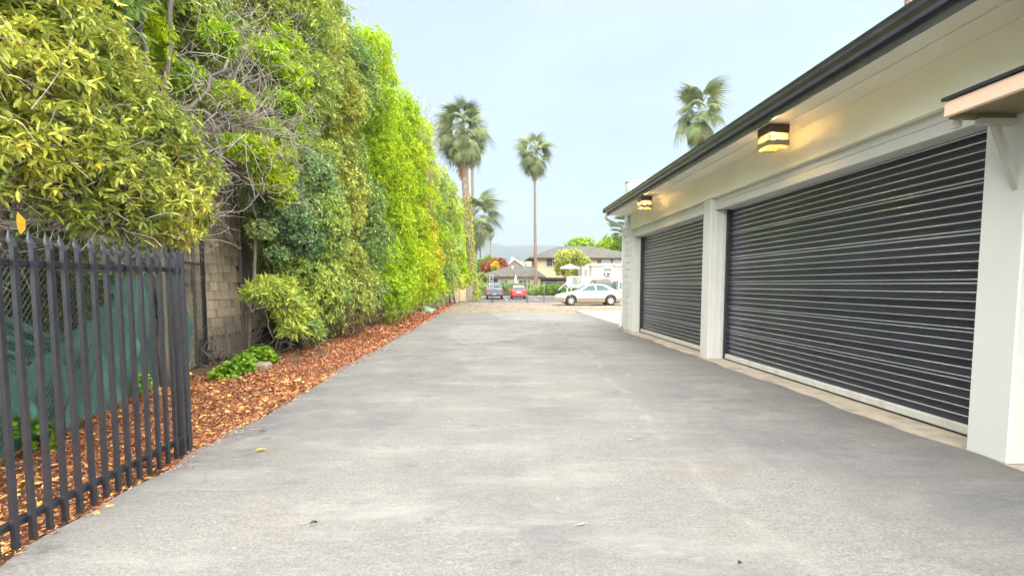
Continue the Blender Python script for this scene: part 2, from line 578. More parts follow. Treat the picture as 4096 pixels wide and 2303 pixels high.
GOLD = leafmat('leaf_gold', [(0, (0.217, 0.217, 0.022)), (.4, (0.465, 0.434, 0.022)), (.7, (0.610, 0.501, 0.027)), (.93, (0.700, 0.507, 0.036)), (1, (0.740, 0.411, 0.024))])
TEALG = leafmat('leaf_bluegreen', [(0, (0.063, 0.136, 0.077)), (.4, (0.154, 0.276, 0.130)), (.7, (0.337, 0.499, 0.199)), (.93, (0.718, 0.720, 0.313)), (1, (0.740, 0.720, 0.347))])
BRIGHT = leafmat('leaf_bright', [(0, (0.060, 0.144, 0.014)), (.5, (0.168, 0.336, 0.022)), (.93, (0.384, 0.540, 0.036)), (1, (0.480, 0.540, 0.036))])
NEAR = leafmat('leaf_near_olive', [(0, (.12, .175, .04)), (.4, (.27, .335, .06)), (.7, (.44, .48, .07)), (.93, (.58, .57, .10)), (1, (.62, .36, .03))], transl=.25)
REDL = leafmat('leaf_red', [(0, (0.169, 0.052, 0.029)), (.4, (0.338, 0.111, 0.046)), (.7, (0.468, 0.195, 0.065)), (.93, (0.546, 0.338, 0.078)), (1, (0.715, 0.520, 0.039))])
LITTER = leafmat('leaf_litter', [(0, (0.125, 0.044, 0.019)), (.35, (0.300, 0.106, 0.037)), (.65, (0.525, 0.237, 0.075)), (.93, (0.688, 0.425, 0.163)), (1, (0.688, 0.525, 0.062))], rough=.8, transl=.05)
MULCH = leafmat('bark_mulch', [(0, (0.082, 0.028, 0.016)), (.3, (0.246, 0.081, 0.040)), (.6, (0.444, 0.157, 0.072)), (.93, (0.690, 0.328, 0.180)), (1, (0.740, 0.564, 0.360))], rough=.9, transl=.02)
STRAW = leafmat('dry_straw', [(0, (.16, .11, .06)), (.5, (.32, .24, .15)), (1, (.5, .41, .28))], rough=.9, transl=.05)

def asphalt_material():
    m = bpy.data.materials.new('worn_asphalt')
    m.use_nodes = True
    t = m.node_tree
    N, L = t.nodes, t.links
    b = N['Principled BSDF']
    tcn = N.new('ShaderNodeTexCoord')
    def noise(sc, det=5, ro=.55, stretch=None):
        n = N.new('ShaderNodeTexNoise')
        n.inputs['Scale'].default_value = sc
        n.inputs['Detail'].default_value = det
        n.inputs['Roughness'].default_value = ro
        if stretch:
            mm = N.new('ShaderNodeMapping')
            mm.inputs['Scale'].default_value = stretch
            L.new(tcn.outputs['Object'], mm.inputs[0])
            L.new(mm.outputs[0], n.inputs['Vector'])
        else:
            L.new(tcn.outputs['Object'], n.inputs['Vector'])
        return n.outputs[0]
    def rng(x, a, b_, c, d):
        r = N.new('ShaderNodeMapRange')
        for i, q in enumerate((a, b_, c, d)):
            r.inputs[i + 1].default_value = q
        L.new(x, r.inputs[0])
        return r.outputs[0]
    def mix(f, a, c):
        x = N.new('ShaderNodeMix')
        x.data_type = 'RGBA'
        L.new(f, x.inputs[0])
        if isinstance(a, tuple): x.inputs[6].default_value = (*a, 1)
        else: L.new(a, x.inputs[6])
        x.inputs[7].default_value = (*c, 1)
        return x.outputs[2]
    def mth(op, a, bb):
        x = N.new('ShaderNodeMath')
        x.operation = op
        for i, q in enumerate((a, bb)):
            if isinstance(q, (int, float)): x.inputs[i].default_value = q
            else: L.new(q, x.inputs[i])
        return x.outputs[0]
    def vmix(vec, sc_, amt):
        q = N.new('ShaderNodeTexNoise')
        q.inputs['Scale'].default_value = sc_
        L.new(vec, q.inputs['Vector'])
        a_ = N.new('ShaderNodeVectorMath')
        a_.operation = 'SCALE'
        a_.inputs['Scale'].default_value = amt
        L.new(q.outputs[1], a_.inputs[0])
        b_ = N.new('ShaderNodeVectorMath')
        b_.operation = 'ADD'
        L.new(vec, b_.inputs[0])
        L.new(a_.outputs[0], b_.inputs[1])
        return b_.outputs[0]
    fine = mth('ADD', mth('MULTIPLY', noise(48, 4, .7), .6), mth('MULTIPLY', noise(170, 2), .4))
    c = mix(rng(fine, .36, .64, 0, 1), (0.121, 0.116, 0.110), (0.265, 0.256, 0.242))
    c = mix(rng(noise(.55, 6, .6), .42, .68, 0, .85), c, (0.122, 0.122, 0.129))           # broad grey patches
    c = mix(rng(noise(1.3, 6, .65, (.55, 1.8, 1)), .50, .72, 0, .85), c, (0.255, 0.244, 0.231))  # dusty streaks across
    c = mix(rng(noise(2.6, 7, .7, (.7, 1.3, 1)), .60, .74, 0, .75), c, (0.065, 0.062, 0.063))   # oily stains
    c = mix(rng(noise(.9, 4, .6), .57, .72, 0, .4), c, (0.209, 0.179, 0.133))               # sand tint
    c = mix(rng(noise(7.5, 6, .75, (.6, 1.5, 1)), .50, .70, 0, .42), c, (0.117, 0.118, 0.126))   # scuffed mottling
    c = mix(rng(noise(11, 5, .75, (.5, 1.6, 1)), .54, .72, 0, .5), c, (0.281, 0.273, 0.264))   # pale abrasion
    # tyre-polished lanes, patches with sharp edges and oil drips
    bl = N.new('ShaderNodeTexVoronoi')
    bl.inputs['Scale'].default_value = .42
    bl.inputs['Randomness'].default_value = 1
    mv = N.new('ShaderNodeMapping')
    mv.inputs['Scale'].default_value = (1, .6, 1)
    L.new(tcn.outputs['Object'], mv.inputs[0])
    L.new(vmix(mv.outputs[0], 1.4, .9), bl.inputs['Vector'])
    spc = N.new('ShaderNodeSeparateColor')
    L.new(bl.outputs['Color'], spc.inputs[0])
    patch = mth('MULTIPLY', rng(spc.outputs[0], .55, .60, 0, 1), rng(noise(1.2, 6, .75), .42, .62, 0, 1))
    c = mix(mth('MULTIPLY', patch, .5), c, (0.107, 0.108, 0.118))
    patch2 = mth('MULTIPLY', rng(spc.outputs[1], .72, .76, 0, 1), rng(noise(2.1, 5, .7), .40, .55, 0, 1))
    c = mix(mth('MULTIPLY', patch2, .45), c, (0.270, 0.261, 0.245))
    od = N.new('ShaderNodeTexVoronoi')
    od.inputs['Scale'].default_value = 1.7
    L.new(vmix(tcn.outputs['Object'], 5.0, .12), od.inputs['Vector'])
    oil = mth('MULTIPLY', rng(od.outputs['Distance'], .05, .13, 1, 0), rng(noise(.6, 3), .52, .60, 0, 1))
    c = mix(mth('MULTIPLY', oil, .55), c, (0.076, 0.072, 0.072))
    # long worn seam running down the drive
    sp = N.new('ShaderNodeSeparateXYZ')
    L.new(tcn.outputs['Object'], sp.inputs[0])
    wob = rng(noise(.8, 3), 0, 1, -.35, .35)
    dx = mth('ABSOLUTE', mth('SUBTRACT', mth('ADD', sp.outputs[0], wob), mth('ADD', mth('MULTIPLY', sp.outputs[1], .045), 1.42)), 0)
    seam = mth('MULTIPLY', rng(dx, 0, .07, 1, 0), rng(noise(3, 5), .4, .6, 0, 1))
    c = mix(mth('MULTIPLY', seam, .55), c, (0.273, 0.266, 0.251))
    # garage shade painted as a dark strip along the building
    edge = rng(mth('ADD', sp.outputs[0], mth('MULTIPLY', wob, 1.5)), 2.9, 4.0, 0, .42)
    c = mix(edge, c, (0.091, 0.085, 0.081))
    # cracks
    vo = N.new('ShaderNodeTexVoronoi')
    vo.feature = 'DISTANCE_TO_EDGE'
    vo.inputs['Scale'].default_value = .55
    vm = N.new('ShaderNodeVectorMath')
    vm.operation = 'ADD'
    L.new(tcn.outputs['Object'], vm.inputs[0])
    nn = N.new('ShaderNodeTexNoise')
    nn.inputs['Scale'].default_value = 2.2
    L.new(tcn.outputs['Object'], nn.inputs['Vector'])
    sc = N.new('ShaderNodeVectorMath')
    sc.operation = 'SCALE'
    sc.inputs['Scale'].default_value = .9
    L.new(nn.outputs[1], sc.inputs[0])
    L.new(sc.outputs[0], vm.inputs[1])
    L.new(vm.outputs[0], vo.inputs['Vector'])
    crack = mth('MULTIPLY', rng(vo.outputs['Distance'], 0, .009, 1, 0), rng(noise(.7, 3), .47, .56, 0, 1))
    c = mix(mth('MULTIPLY', crack, .13), c, (0.068, 0.066, 0.065))
    # white specks
    v2 = N.new('ShaderNodeTexVoronoi')
    v2.inputs['Scale'].default_value = 3.1
    L.new(tcn.outputs['Object'], v2.inputs['Vector'])
    speck = mth('MULTIPLY', rng(v2.outputs['Distance'], .028, .045, 1, 0), rng(noise(4, 2), .5, .55, 0, 1))
    c = mix(mth('MULTIPLY', speck, .8), c, (0.470, 0.462, 0.446))
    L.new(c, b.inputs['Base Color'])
    b.inputs['Roughness'].default_value = .82
    b.inputs['Specular IOR Level'].default_value = .3
    bp = N.new('ShaderNodeBump')
    bp.inputs['Strength'].default_value = .8
    bp.inputs['Distance'].default_value = .014
    hsum = mth('ADD', mth('ADD', noise(120, 2), mth('MULTIPLY', noise(14, 5), 1.2)), mth('MULTIPLY', crack, -.5))
    L.new(hsum, bp.inputs['Height'])
    L.new(bp.outputs[0], b.inputs['Normal'])
    return m
M_asph = asphalt_material()
M_lot = pmat('parking_asphalt', (.065, .065, .07), (.10, .10, .10), 2, .9, bump=.3, bscale=60, dirt=(.2, .19, .18), dscale=.5, damt=.4)
M_dirt = pmat('dry_dirt', (.235, .195, .148), (.165, .135, .10), 1.6, .95, bump=.8, bscale=18, dirt=(.20, .165, .11), dscale=1.1, damt=.7)
M_grass = pmat('far_ground', (.10, .11, .05), (.14, .13, .07), .15, .95)
M_hill = pmat('hill_scrub', (.045, .06, .05), (.075, .085, .065), .012, .95, detail=8)

# ================================================================== SETTING
def sheet(name, mat, xs, ys, zf, kind='structure'):
    """grid sheet; zf(x,y)"""
    V = [(x, y, zf(x, y)) for y in ys for x in xs]
    nx = len(xs)
    F = [(j * nx + i, j * nx + i + 1, (j + 1) * nx + i + 1, (j + 1) * nx + i) for j in range(len(ys) - 1) for i in range(nx - 1)]
    me = bpy.data.meshes.new(name)
    me.from_pydata(V, [], F)
    o = link(name, me, mat)
    o['kind'] = kind
    return o

lin = lambda a, b, n: [a + (b - a) * i / n for i in range(n + 1)]
sheet('ground', M_grass, [-1800, -200, 200, 1800], [-60, 37.0, 200, 2450], lambda x, y: -.32)

def edge_x(y):
    return -2.47 - .006 * max(0, y - 2) + .045 * math.sin(y * 1.3) + .03 * math.sin(y * 3.7 + 1) + .02 * math.sin(y * 9.1)
def rx(y):
    return 4.0 + .03 * math.sin(y * 2.3) + .02 * math.sin(y * 7.1) + .55 * min(1, max(0, (y - 14.62) / .1))
ys = lin(-3, 22.75, 412)
drv = []
for y in ys:
    drv.append([(edge_x(y) + .0, y, -.03)] + [(edge_x(y) + .035, y, 0.0)] + [(x, y, .004 * math.sin(x * 1.7 + y * .6)) for x in (-1.2, 0, 1.2, 2.4, 3.4)] + [(rx(y) - .03, y, .004)] + [(rx(y), y, -.03)])
V = [p for r in drv for p in r]
nx = len(drv[0])
F = [(j * nx + i, j * nx + i + 1, (j + 1) * nx + i + 1, (j + 1) * nx + i) for j in range(len(drv) - 1) for i in range(nx - 1)]
me = bpy.data.meshes.new('driveway')
me.from_pydata(V, [], F)
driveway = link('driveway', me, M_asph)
driveway['kind'] = 'structure'

def lumpy(x, y, s=1):
    return s * (.018 * math.sin(x * 3.1 + y * 1.7) + .014 * math.sin(x * 7.3 - y * 4.1) + .01 * math.sin(x * 13 + y * 11))
sheet('mulch_bed', M_soil, lin(-11, -2.35, 34), lin(-3, 37.5, 160), lambda x, y: -.045 + .05 * min(1, max(0, (-2.6 - x))) + lumpy(x, y))
sheet('dirt_lot', M_dirt, lin(-2.9, 45, 60), lin(22.6, 37.2, 30), lambda x, y: -.015 + lumpy(x * .5, y * .7, .6))
sheet('parking_lot', M_lot, [-1.9, 45], [37.3, 59.6], lambda x, y: -.19)
ap = MB()
ap.box(4.40, 30, 14.66, 24.6, -.1, .012)
o = ap.build('concrete_apron', M_apron); o['kind'] = 'structure'
o = MB().box(3.9, 4.75, -3, 14.75, -.2, -.006).build('threshold_slab', M_conc); o['kind'] = 'structure'
o = MB().box(-2.6, 45, 36.9, 37.3, -.3, .03).build('mow_strip', M_apron); o['kind'] = 'structure'
o = MB().bbox(-1.9, 40, 59.3, 59.6, -.3, -.04, .03).build('kerb', M_apron); o['kind'] = 'structure'
for i, (xa, ya, xb, yb) in enumerate([(1.60, 47, 1.62, 56.5), (4.72, 47, 4.74, 58), (7.85, 47, 7.87, 58)]):
    o = MB().add([(xa - .06, ya, -.186), (xa + .06, ya, -.186), (xb + .06, yb, -.186), (xb - .06, yb, -.186)], [(0, 1, 2, 3)]).build('stall_line', M_mark)
    o['kind'] = 'structure'

# paint smears on the drive (flat marks, parts of the driveway)
def smear(cx, cy, ln, wd, ang, n=9, mat=M_mark):
    mb = MB()
    pts = []
    for i in range(n):
        u = i / (n - 1)
        hw = wd * (.25 + .75 * random.random()) * math.sin(math.pi * (.06 + .88 * u))
        pts.append((u - .5, hw))
    top = [(a * ln, h * random.uniform(.3, 1)) for a, h in pts]
    bot = [(a * ln, -h * random.uniform(.3, 1)) for a, h in pts][::-1]
    ca, sa = math.cos(ang), math.sin(ang)
    poly = [(cx + x * ca - y * sa, cy + x * sa + y * ca, .0105) for x, y in top + bot]
    mb.add(poly, [tuple(range(len(poly)))])
    o = mb.build('paint_mark', mat, driveway)
    return o
for a in [(-2.30, 4.60, .36, .014, .35), (-2.22, 4.72, .30, .010, .2), (-2.36, 4.50, .22, .009, .5), (-2.02, 4.95, .12, .008, .1), (-1.86, 5.06, .10, .006, .3), (-2.42, 4.22, .16, .012, .2),
          (-2.30, 4.36, .10, .008, .6), (2.0, 7.09, .32, .020, .03), (2.12, 7.18, .14, .012, 1.3), (.05, 6.4, .10, .012, 1.5), (.45, 6.1, .16, .005, 0), (1.25, 4.15, .07, .016, .2),
          (.52, 2.66, .10, .012, .3), (-1.1, 2.74, .07, .008, .4), (2.95, 4.35, .05, .012, .2), (2.6, 4.05, .04, .01, 1), (3.3, 3.9, .05, .012, .1), (2.2, 5.4, .04, .01, 0),
          (1.9, 13.5, 1.0, .025, .05), (2.5, 12.9, .5, .02, .1)]:
    smear(*a)
# hills in the distance
hv, hf = [], []
hx = lin(-1400, 1700, 60)
for j, (yy, hh) in enumerate([(1250, 0), (1400, .55), (1550, 1.0), (1900, .9), (2300, 0)]):
    for x in hx:
        h = 118 + 16 * math.sin(x * .011 + .6) + 10 * math.sin(x * .027 + 2) + 5 * math.sin(x * .07 + j) + .02 * (x if x < 0 else -x * .5)
        hv.append((x, yy + 40 * math.sin(x * .02 + j), -1 + h * hh))
nx = len(hx)
hf = [(j * nx + i, j * nx + i + 1, (j + 1) * nx + i + 1, (j + 1) * nx + i) for j in range(4) for i in range(nx - 1)]
me = bpy.data.meshes.new('hills')
me.from_pydata(hv, [], hf)
me.polygons.foreach_set('use_smooth', [True] * len(me.polygons))
o = link('hills', me, M_hill); o['kind'] = 'structure'

# ================================================================== GARAGE BUILDING
G = thing('garage_building', 'long white garage building with black roll-up doors on the right', 'garage', (6, 9, 0))
YE = 14.6
MB().box(4.1, 4.5, -2, 13.93, 3.0, 3.452).build('upper_wall', M_wallshade, G)
# end wall / parapet core, faced with blocks at the corner
MB().box(4.13, 10, 14.35, 14.585, 0, 4.47).build('end_wall', M_block, G)
MB().bbox(4.08, 10.02, 14.32, 14.62, 4.47, 4.53, .012).build('parapet_cap', M_white, G)
blk_long = MB().bbox(0, .16, -.195, .195, 0, .192, .007).mesh('block')
blk_half = MB().bbox(0, .16, -.095, .095, 0, .192, .007).mesh('block_half')
for c in range(22):
    z = .012 + c * .2025
    seq = ((14.4, blk_long), (14.1, blk_half)) if c % 2 == 0 else ((14.5, blk_half), (14.2, blk_long))
    for yy, me_ in seq:
        if z > 3.25 and yy < 14.3:
            continue
        o = link('block', me_, M_block, G, (4.1 - 6 + random.uniform(-.002, .002), yy - 9, z))
MB().box(4.135, 4.5, 13.93, 14.35, 0, 3.452).build('corner_core', M_block, G)
# piers with stepped jamb trims
def pier(y0, y1, x0=4.1):
    p = MB().bbox(x0, 4.6, y0, y1, -.01, 2.998, .012).build('pier', M_white, G)
    MB().bbox(4.19, 4.6, y0 - .035, y0 - .001, -.008, 2.77, .006).build('jamb_trim', M_white, p)
    MB().bbox(4.29, 4.6, y0 - .065, y0 - .036, -.006, 2.765, .006).build('jamb_trim', M_white, p)
    return p
pier(8.80, 9.12)
pier(3.46, 3.79, 4.03)
p = MB().bbox(4.16, 4.6, 13.86, 13.925, -.01, 2.998, .008).build('pier', M_white, G)
MB().bbox(4.25, 4.6, 13.82, 13.858, -.008, 2.77, .006).build('jamb_trim', M_white, p)
MB().bbox(4.32, 4.6, 13.79, 13.818, -.006, 2.765, .006).build('jamb_trim', M_white, p)
for y0, y1 in ((3.80, 8.795), (9.125, 13.855)):
    MB().bbox(4.185, 4.5, y0, y1, 2.90, 2.998, .004).build('header_board', M_white, G)
    MB().bbox(4.175, 4.5, y0, y1, 2.775, 2.895, .006).build('header_board', M_white, G)
MB().box(4.2, 4.5, -2, 3.455, 0, 2.998).build('near_wall', M_white, G)
# roll-up doors, every slat its own piece
PITCH = .083
def slat_mesh(ylen, h=PITCH):
    """flat slat with a rolled interlocking bead along its upper edge"""
    fl = h - .017
    prof = [(.010, .0005), (.001, .002)]
    for i in range(5):
        u = i / 4
        prof.append((-.007 * math.sin(math.pi * u), .003 + u * (fl - .003)))
    for i in range(1, 8):
        a = math.pi * i / 8
        prof.append((-.0085 * math.sin(a) - .001, fl + .0075 - .0075 * math.cos(a)))
    prof.append((.010, h - .0008))
    k = len(prof)
    mb = MB()
    V = [(x, 0, z) for x, z in prof] + [(x, ylen, z) for x, z in prof]
    mb.add(V, [(i, i + 1, k + i + 1, k + i) for i in range(k - 1)])
    me_ = mb.mesh('slat')
    me_.materials.append(M_slat)
    me_.materials.append(M_bead)
    me_.polygons.foreach_set('use_smooth', [6 <= i <= 13 or i < 6 for i in range(k - 1)])
    me_.polygons.foreach_set('material_index', [1 if 6 <= i <= 13 else 0 for i in range(k - 1)])
    return me_
def roller_door(y0, y1):
    d = MB().box(4.43, 4.46, y0, y1, .02, 2.9).build('roller_door', M_black, G)
    MB().box(4.36, 4.43, y0, y0 + .05, .01, 2.77).build('guide', M_black, d)
    MB().box(4.36, 4.43, y1 - .05, y1, .01, 2.77).build('guide', M_black, d)
    MB().bbox(4.375, 4.427, y0 + .055, y1 - .055, .015, .10, .008).build('bottom_bar', M_alu, d)
    MB().box(4.385, 4.42, y0 + .06, y1 - .06, .0, .013).build('bottom_seal', M_rubber, d)
    sm = slat_mesh(y1 - y0 - .10)
    sm2 = slat_mesh(y1 - y0 - .10, .036)
    k = 0
    z = .102
    while z < 2.80:
        k += 1
        o = link('slat', sm2 if k % 6 == 0 else sm, M_slat, d, (4.42 - 6 + random.uniform(-.0012, .0012), y0 + .05 - 9, z))
        o.rotation_euler = (random.uniform(-.0006, .0006), random.uniform(-.02, .02), 0)
        z += .036 if k % 6 == 0 else PITCH
roller_door(3.80, 8.72)
roller_door(9.13, 13.78)
MB().box(4.47, 4.5, 3.8, 13.8, 0, 3.4).build('inner_wall', M_black, G)
# soffit, fascia, gutter, roof
MB().box(3.505, 4.099, -2, 14.25, 3.452, 3.475).build('soffit', M_wallshade, G)
MB().bbox(3.47, 3.503, -2, 14.26, 3.435, 3.64, .004).build('fascia', M_gutter, G)
gp = [(3.468, 3.515), (3.42, 3.515), (3.395, 3.54), (3.375, 3.585), (3.352, 3.605), (3.345, 3.645), (3.360, 3.650), (3.366, 3.640), (3.372, 3.61), (3.395, 3.595), (3.41, 3.55), (3.428, 3.53), (3.468, 3.53)]
gut = MB().prism(gp, 'y', -2, 14.28).build('gutter', M_gutter, G)
MB().prism([(3.35, 3.52), (3.468, 3.52), (3.468, 3.64), (3.35, 3.64)], 'y', 14.281, 14.295).build('end_cap', M_gutter, gut)
rf = MB()
rf.add([(3.42, -2, 3.64), (10, -2, 4.25), (10, 14.34, 4.25), (3.42, 14.34, 3.64), (3.42, -2, 3.655), (10, -2, 4.3), (10, 14.34, 4.3), (3.42, 14.34, 3.655)],
       [(3, 2, 1, 0), (4, 5, 6, 7), (0, 1, 5, 4), (1, 2, 6, 5), (2, 3, 7, 6), (3, 0, 4, 7)])
rf.build('roof', M_roofs, G)
ds = MB().tube([(3.41, 14.2, 3.52), (3.41, 14.2, 3.42), (3.44, 14.24, 3.36), (3.55, 14.32, 3.31), (3.95, 14.58, 3.20), (4.05, 14.655, 3.13), (4.085, 14.67, 3.03), (4.09, 14.67, 2.2), (4.09, 14.67, .3), (4.08, 14.67, .12), (4.0, 14.68, .06)], .042, 10)
ds.build('downspout', M_white, G, smooth=True)
MB().tube([(3.76, -1, 3.443), (3.76, 3, 3.44), (3.765, 6, 3.443), (3.757, 9, 3.44), (3.76, 11, 3.443)], .008, 6).build('conduit', M_wallshade, G)

# ---- lamps under the soffit
def lamp(x, y, label, sc=1.0):
    T = thing('soffit_lamp', label, 'lamp', (x, y, 3.45), 0, 'square lamps under the garage soffit')
    a = .135 * sc
    def B(name, mat, par=T, *bx, c=.004):
        mb = MB()
        for q in bx: mb.bbox(*q, c)
        return mb.build(name, mat, par, rel=False)
    B('top_cap', M_wood_dark, T, (-a, a, -a, a, -.112, -.003))
    band = MB()
    t = .008
    for (x0, x1, y0, y1) in ((-a, a, -a, -a + t), (-a, a, a - t, a), (-a, -a + t, -a + t, a - t), (a - t, a, -a + t, a - t)):
        band.box(x0, x1, y0, y1, -.270, -.200)
    band.build('lower_band', M_band, T, rel=False)
    for sx in (-1, 1):
        for sy in (-1, 1):
            B('corner_post', M_band, T, (sx * (a - .006) - .006, sx * (a - .006) + .006, sy * (a - .006) - .006, sy * (a - .006) + .006, -.194, -.116))
    for sx in (-1, 1):
        B('pane', M_amber, T, (sx * (a - .016) - .002, sx * (a - .016) + .002, -a + .02, a - .02, -.30, -.116), c=.001)
        B('pane', M_amber, T, (-a + .02, a - .02, sx * (a - .016) - .002, sx * (a - .016) + .002, -.30, -.116), c=.001)
    MB().lathe([(.001, -.118), (.022, -.12), (.022, -.145), (.014, -.15)], 10).build('socket', M_dark, T, rel=False)
    bulbm = pmat('bulb_glow', (1, .8, .5), None, 3, .4, emit=(1, .62, .22), estr=26)
    MB().lathe([(.001, -.225), (.016, -.222), (.028, -.205), (.031, -.188), (.024, -.167), (.013, -.15)], 12).build('bulb', bulbm, T, rel=False, smooth=True)
    ld = bpy.data.lights.new('lamp_light', 'POINT')
    ld.energy = 90
    ld.color = (1, .60, .20)
    ld.shadow_soft_size = .03
    lo = bpy.data.objects.new('lamp_light', ld)
    COL.objects.link(lo)
    lo.parent = T
    lo.location = (0.0, 0, -.19)
    # only the bulb glass would block its own filament
    return T
lamp(3.69, 6.2, 'lit square bronze lamp under the soffit above the larger roll-up door')
lamp(3.60, 11.15, 'lit square bronze lamp under the soffit near the far end of the garage')

# ---- canopy at right edge
C = thing('door_canopy', 'small peach edged canopy with a black top and diagonal strut on the near garage pier', 'canopy', (4.03, 3.2, 2.6))
MB().add([(3.47, .6, 2.80), (4.03, .6, 2.87), (4.03, 3.62, 2.87), (3.47, 3.62, 2.80), (3.47, .6, 2.825), (4.03, .6, 2.895), (4.03, 3.62, 2.895), (3.47, 3.62, 2.825)],
         [(3, 2, 1, 0), (4, 5, 6, 7), (0, 1, 5, 4), (1, 2, 6, 5), (2, 3, 7, 6), (3, 0, 4, 7)]).build('roof_sheet', M_black, C)
MB().bbox(3.485, 3.52, .6, 3.61, 2.675, 2.795, .008).build('fascia_board', M_peach, C)
MB().box(3.522, 4.03, .6, 3.58, 2.70, 2.715).build('underside', M_olive, C)
MB().bbox(3.522, 4.03, 3.56, 3.60, 2.66, 2.699, .004).build('end_rail', M_olive, C)
MB().bbox(3.70, 3.98, 3.52, 3.57, 2.605, 2.657, .004).build('bracket_plate', M_greym, C)
st = MB()
st.add([(3.80, 3.54, 2.64), (3.86, 3.54, 2.64), (3.86, 3.58, 2.64), (3.80, 3.58, 2.64), (4.03, 3.54, 2.13), (4.03, 3.54, 2.03), (4.03, 3.58, 2.03), (4.03, 3.58, 2.13)][:0] or
       [(3.86, 3.52, 2.60), (3.81, 3.52, 2.60), (3.81, 3.56, 2.60), (3.86, 3.56, 2.60), (4.03, 3.52, 2.23), (4.03, 3.52, 2.12), (4.03, 3.56, 2.12), (4.03, 3.56, 2.23)],
       [(0, 1, 2, 3), (7, 6, 5, 4), (0, 4, 5, 1), (1, 5, 6, 2), (2, 6, 7, 3), (3, 7, 4, 0)])
st.build('strut', M_greym, C)
MB().prism([(3.56, 2.60), (3.60, 2.60), (3.61, 2.70), (3.58, 2.70), (3.575, 2.62)], 'y', 3.57, 3.62).build('clip', M_greym, C)

# ================================================================== PICKET GATE
PF = thing('picket_gate', 'open black steel picket gate leaf along the left edge of the drive', 'gate', (-2.5, 3.0, 0))
def picket_mesh():
    mb = MB()
    a = .0125
    mb.box(-a, a, -a, a, .02, 1.60)
    # pressed point leaning away from the drive
    lv = [(1.60, 0, a, a), (1.625, -.006, a * 1.15, a * .75), (1.65, -.014, a * .9, a * .5), (1.69, -.018, .0015, .0015)]
    vs, fs = [], []
    for z, dx, hy, hx in lv:
        vs += [(dx - hx, -hy, z), (dx + hx, -hy, z), (dx + hx, hy, z), (dx - hx, hy, z)]
    for i in range(len(lv) - 1):
        for k in range(4):
            fs.append((i * 4 + k, i * 4 + (k + 1) % 4, i * 4 + 4 + (k + 1) % 4, i * 4 + 4 + k))
    fs.append((12, 13, 14, 15))
    mb.add(vs, fs)
    return mb.mesh('picket')
pm = picket_mesh()
for i in range(25):
    y = 3.9 - i * .0986
    o = link('picket', pm, M_fence, PF, (random.uniform(-.002, .002), y - 3.0, random.uniform(-.006, .006)))
    o.rotation_euler = (random.uniform(-.003, .003), random.uniform(-.003, .003), 0)
MB().bbox(-2.552, -2.514, 1.5, 3.97, 1.495, 1.535, .004).build('rail', M_fence, PF)
MB().bbox(-2.552, -2.514, 1.5, 3.97, .115, .155, .004).build('rail', M_fence, PF)
MB().bbox(-2.555, -2.505, 3.975, 4.02, .02, 1.655, .005).build('end_post', M_fence, PF)
MB().bbox(-2.62, -2.575, 3.99, 4.035, -.05, 1.64, .005).build('latch_post', M_fence, PF)

# ================================================================== CHAIN LINK BY THE HOUSE
CA, CB = Vector((-3.25, 2.2, 0)), Vector((-5.0, 8.5, 0))
cd = (CB - CA).normalized()
clen = (CB - CA).length
cn = Vector((cd.y, -cd.x, 0))       # toward the drive
def chain_mesh(length, h, step=.06, r=.0016):
    """woven diamond wire as thin ribbons in local x,z"""
    st_, dr, ln = [], [], []
    n = int((length + h) / step)
    for i in range(n):
        x0 = -h + i * step
        for sgn in (1, -1):
            xs, xe = (x0, x0 + h) if sgn == 1 else (x0 + h, x0)
            # clip to 0..length
            z0, z1 = 0, h
            a, b = xs, xe
            t0, t1 = 0.0, 1.0
            if sgn == 1:
                t0 = max(0, (0 - a) / h); t1 = min(1, (length - a) / h)
            else:
                t0 = max(0, (a - length) / h); t1 = min(1, (a - 0) / h)
            if t1 - t0 < .02: continue
            p0 = (a + sgn * h * t0, .002 * sgn, h * t0)
            l_ = (t1 - t0) * h * math.sqrt(2)
            st_.append(p0); dr.append((sgn, 0, 1)); ln.append(l_)
    return twig_mesh('chain_mesh', np.array(st_), np.array(dr), np.array(ln), r, bend=0, seg=1, taper=1)
CL = thing('chain_link_fence', 'grey chain link fence behind the black gate, carrying the green cloth', 'fence', tuple(CA), math.atan2(cd.y, cd.x))
link('wire_mesh', chain_mesh(clen, 1.68, .065, .0022), M_wire, CL, (0, 0, .05))
for x in (0.15, 2.3, 4.5):
    MB().tube([(x, .03, -.1), (x, .03, 1.78)], .024, 8).build('post', M_pipe, CL, rel=False, smooth=True)
MB().tube([(0, .03, 1.74), (clen, .03, 1.74)], .019, 8).build('top_rail', M_pipe, CL, rel=False, smooth=True)
GF = thing('side_gate', 'black steel gate frame standing against the shingled house', 'gate', (CB.x, CB.y, 0), math.atan2(cd.y, cd.x))
MB().bbox(-.03, .03, -.03, .03, -.05, 2.22, .005).build('post', M_black, GF, rel=False)
MB().bbox(-.62, -.031, -.02, .02, 2.15, 2.2, .005).build('top_bar', M_black, GF, rel=False)
MB().bbox(-.031 + .065, .075, -.02, .02, -.05, 1.5, .004).build('wood_stop', M_lat, GF, rel=False)
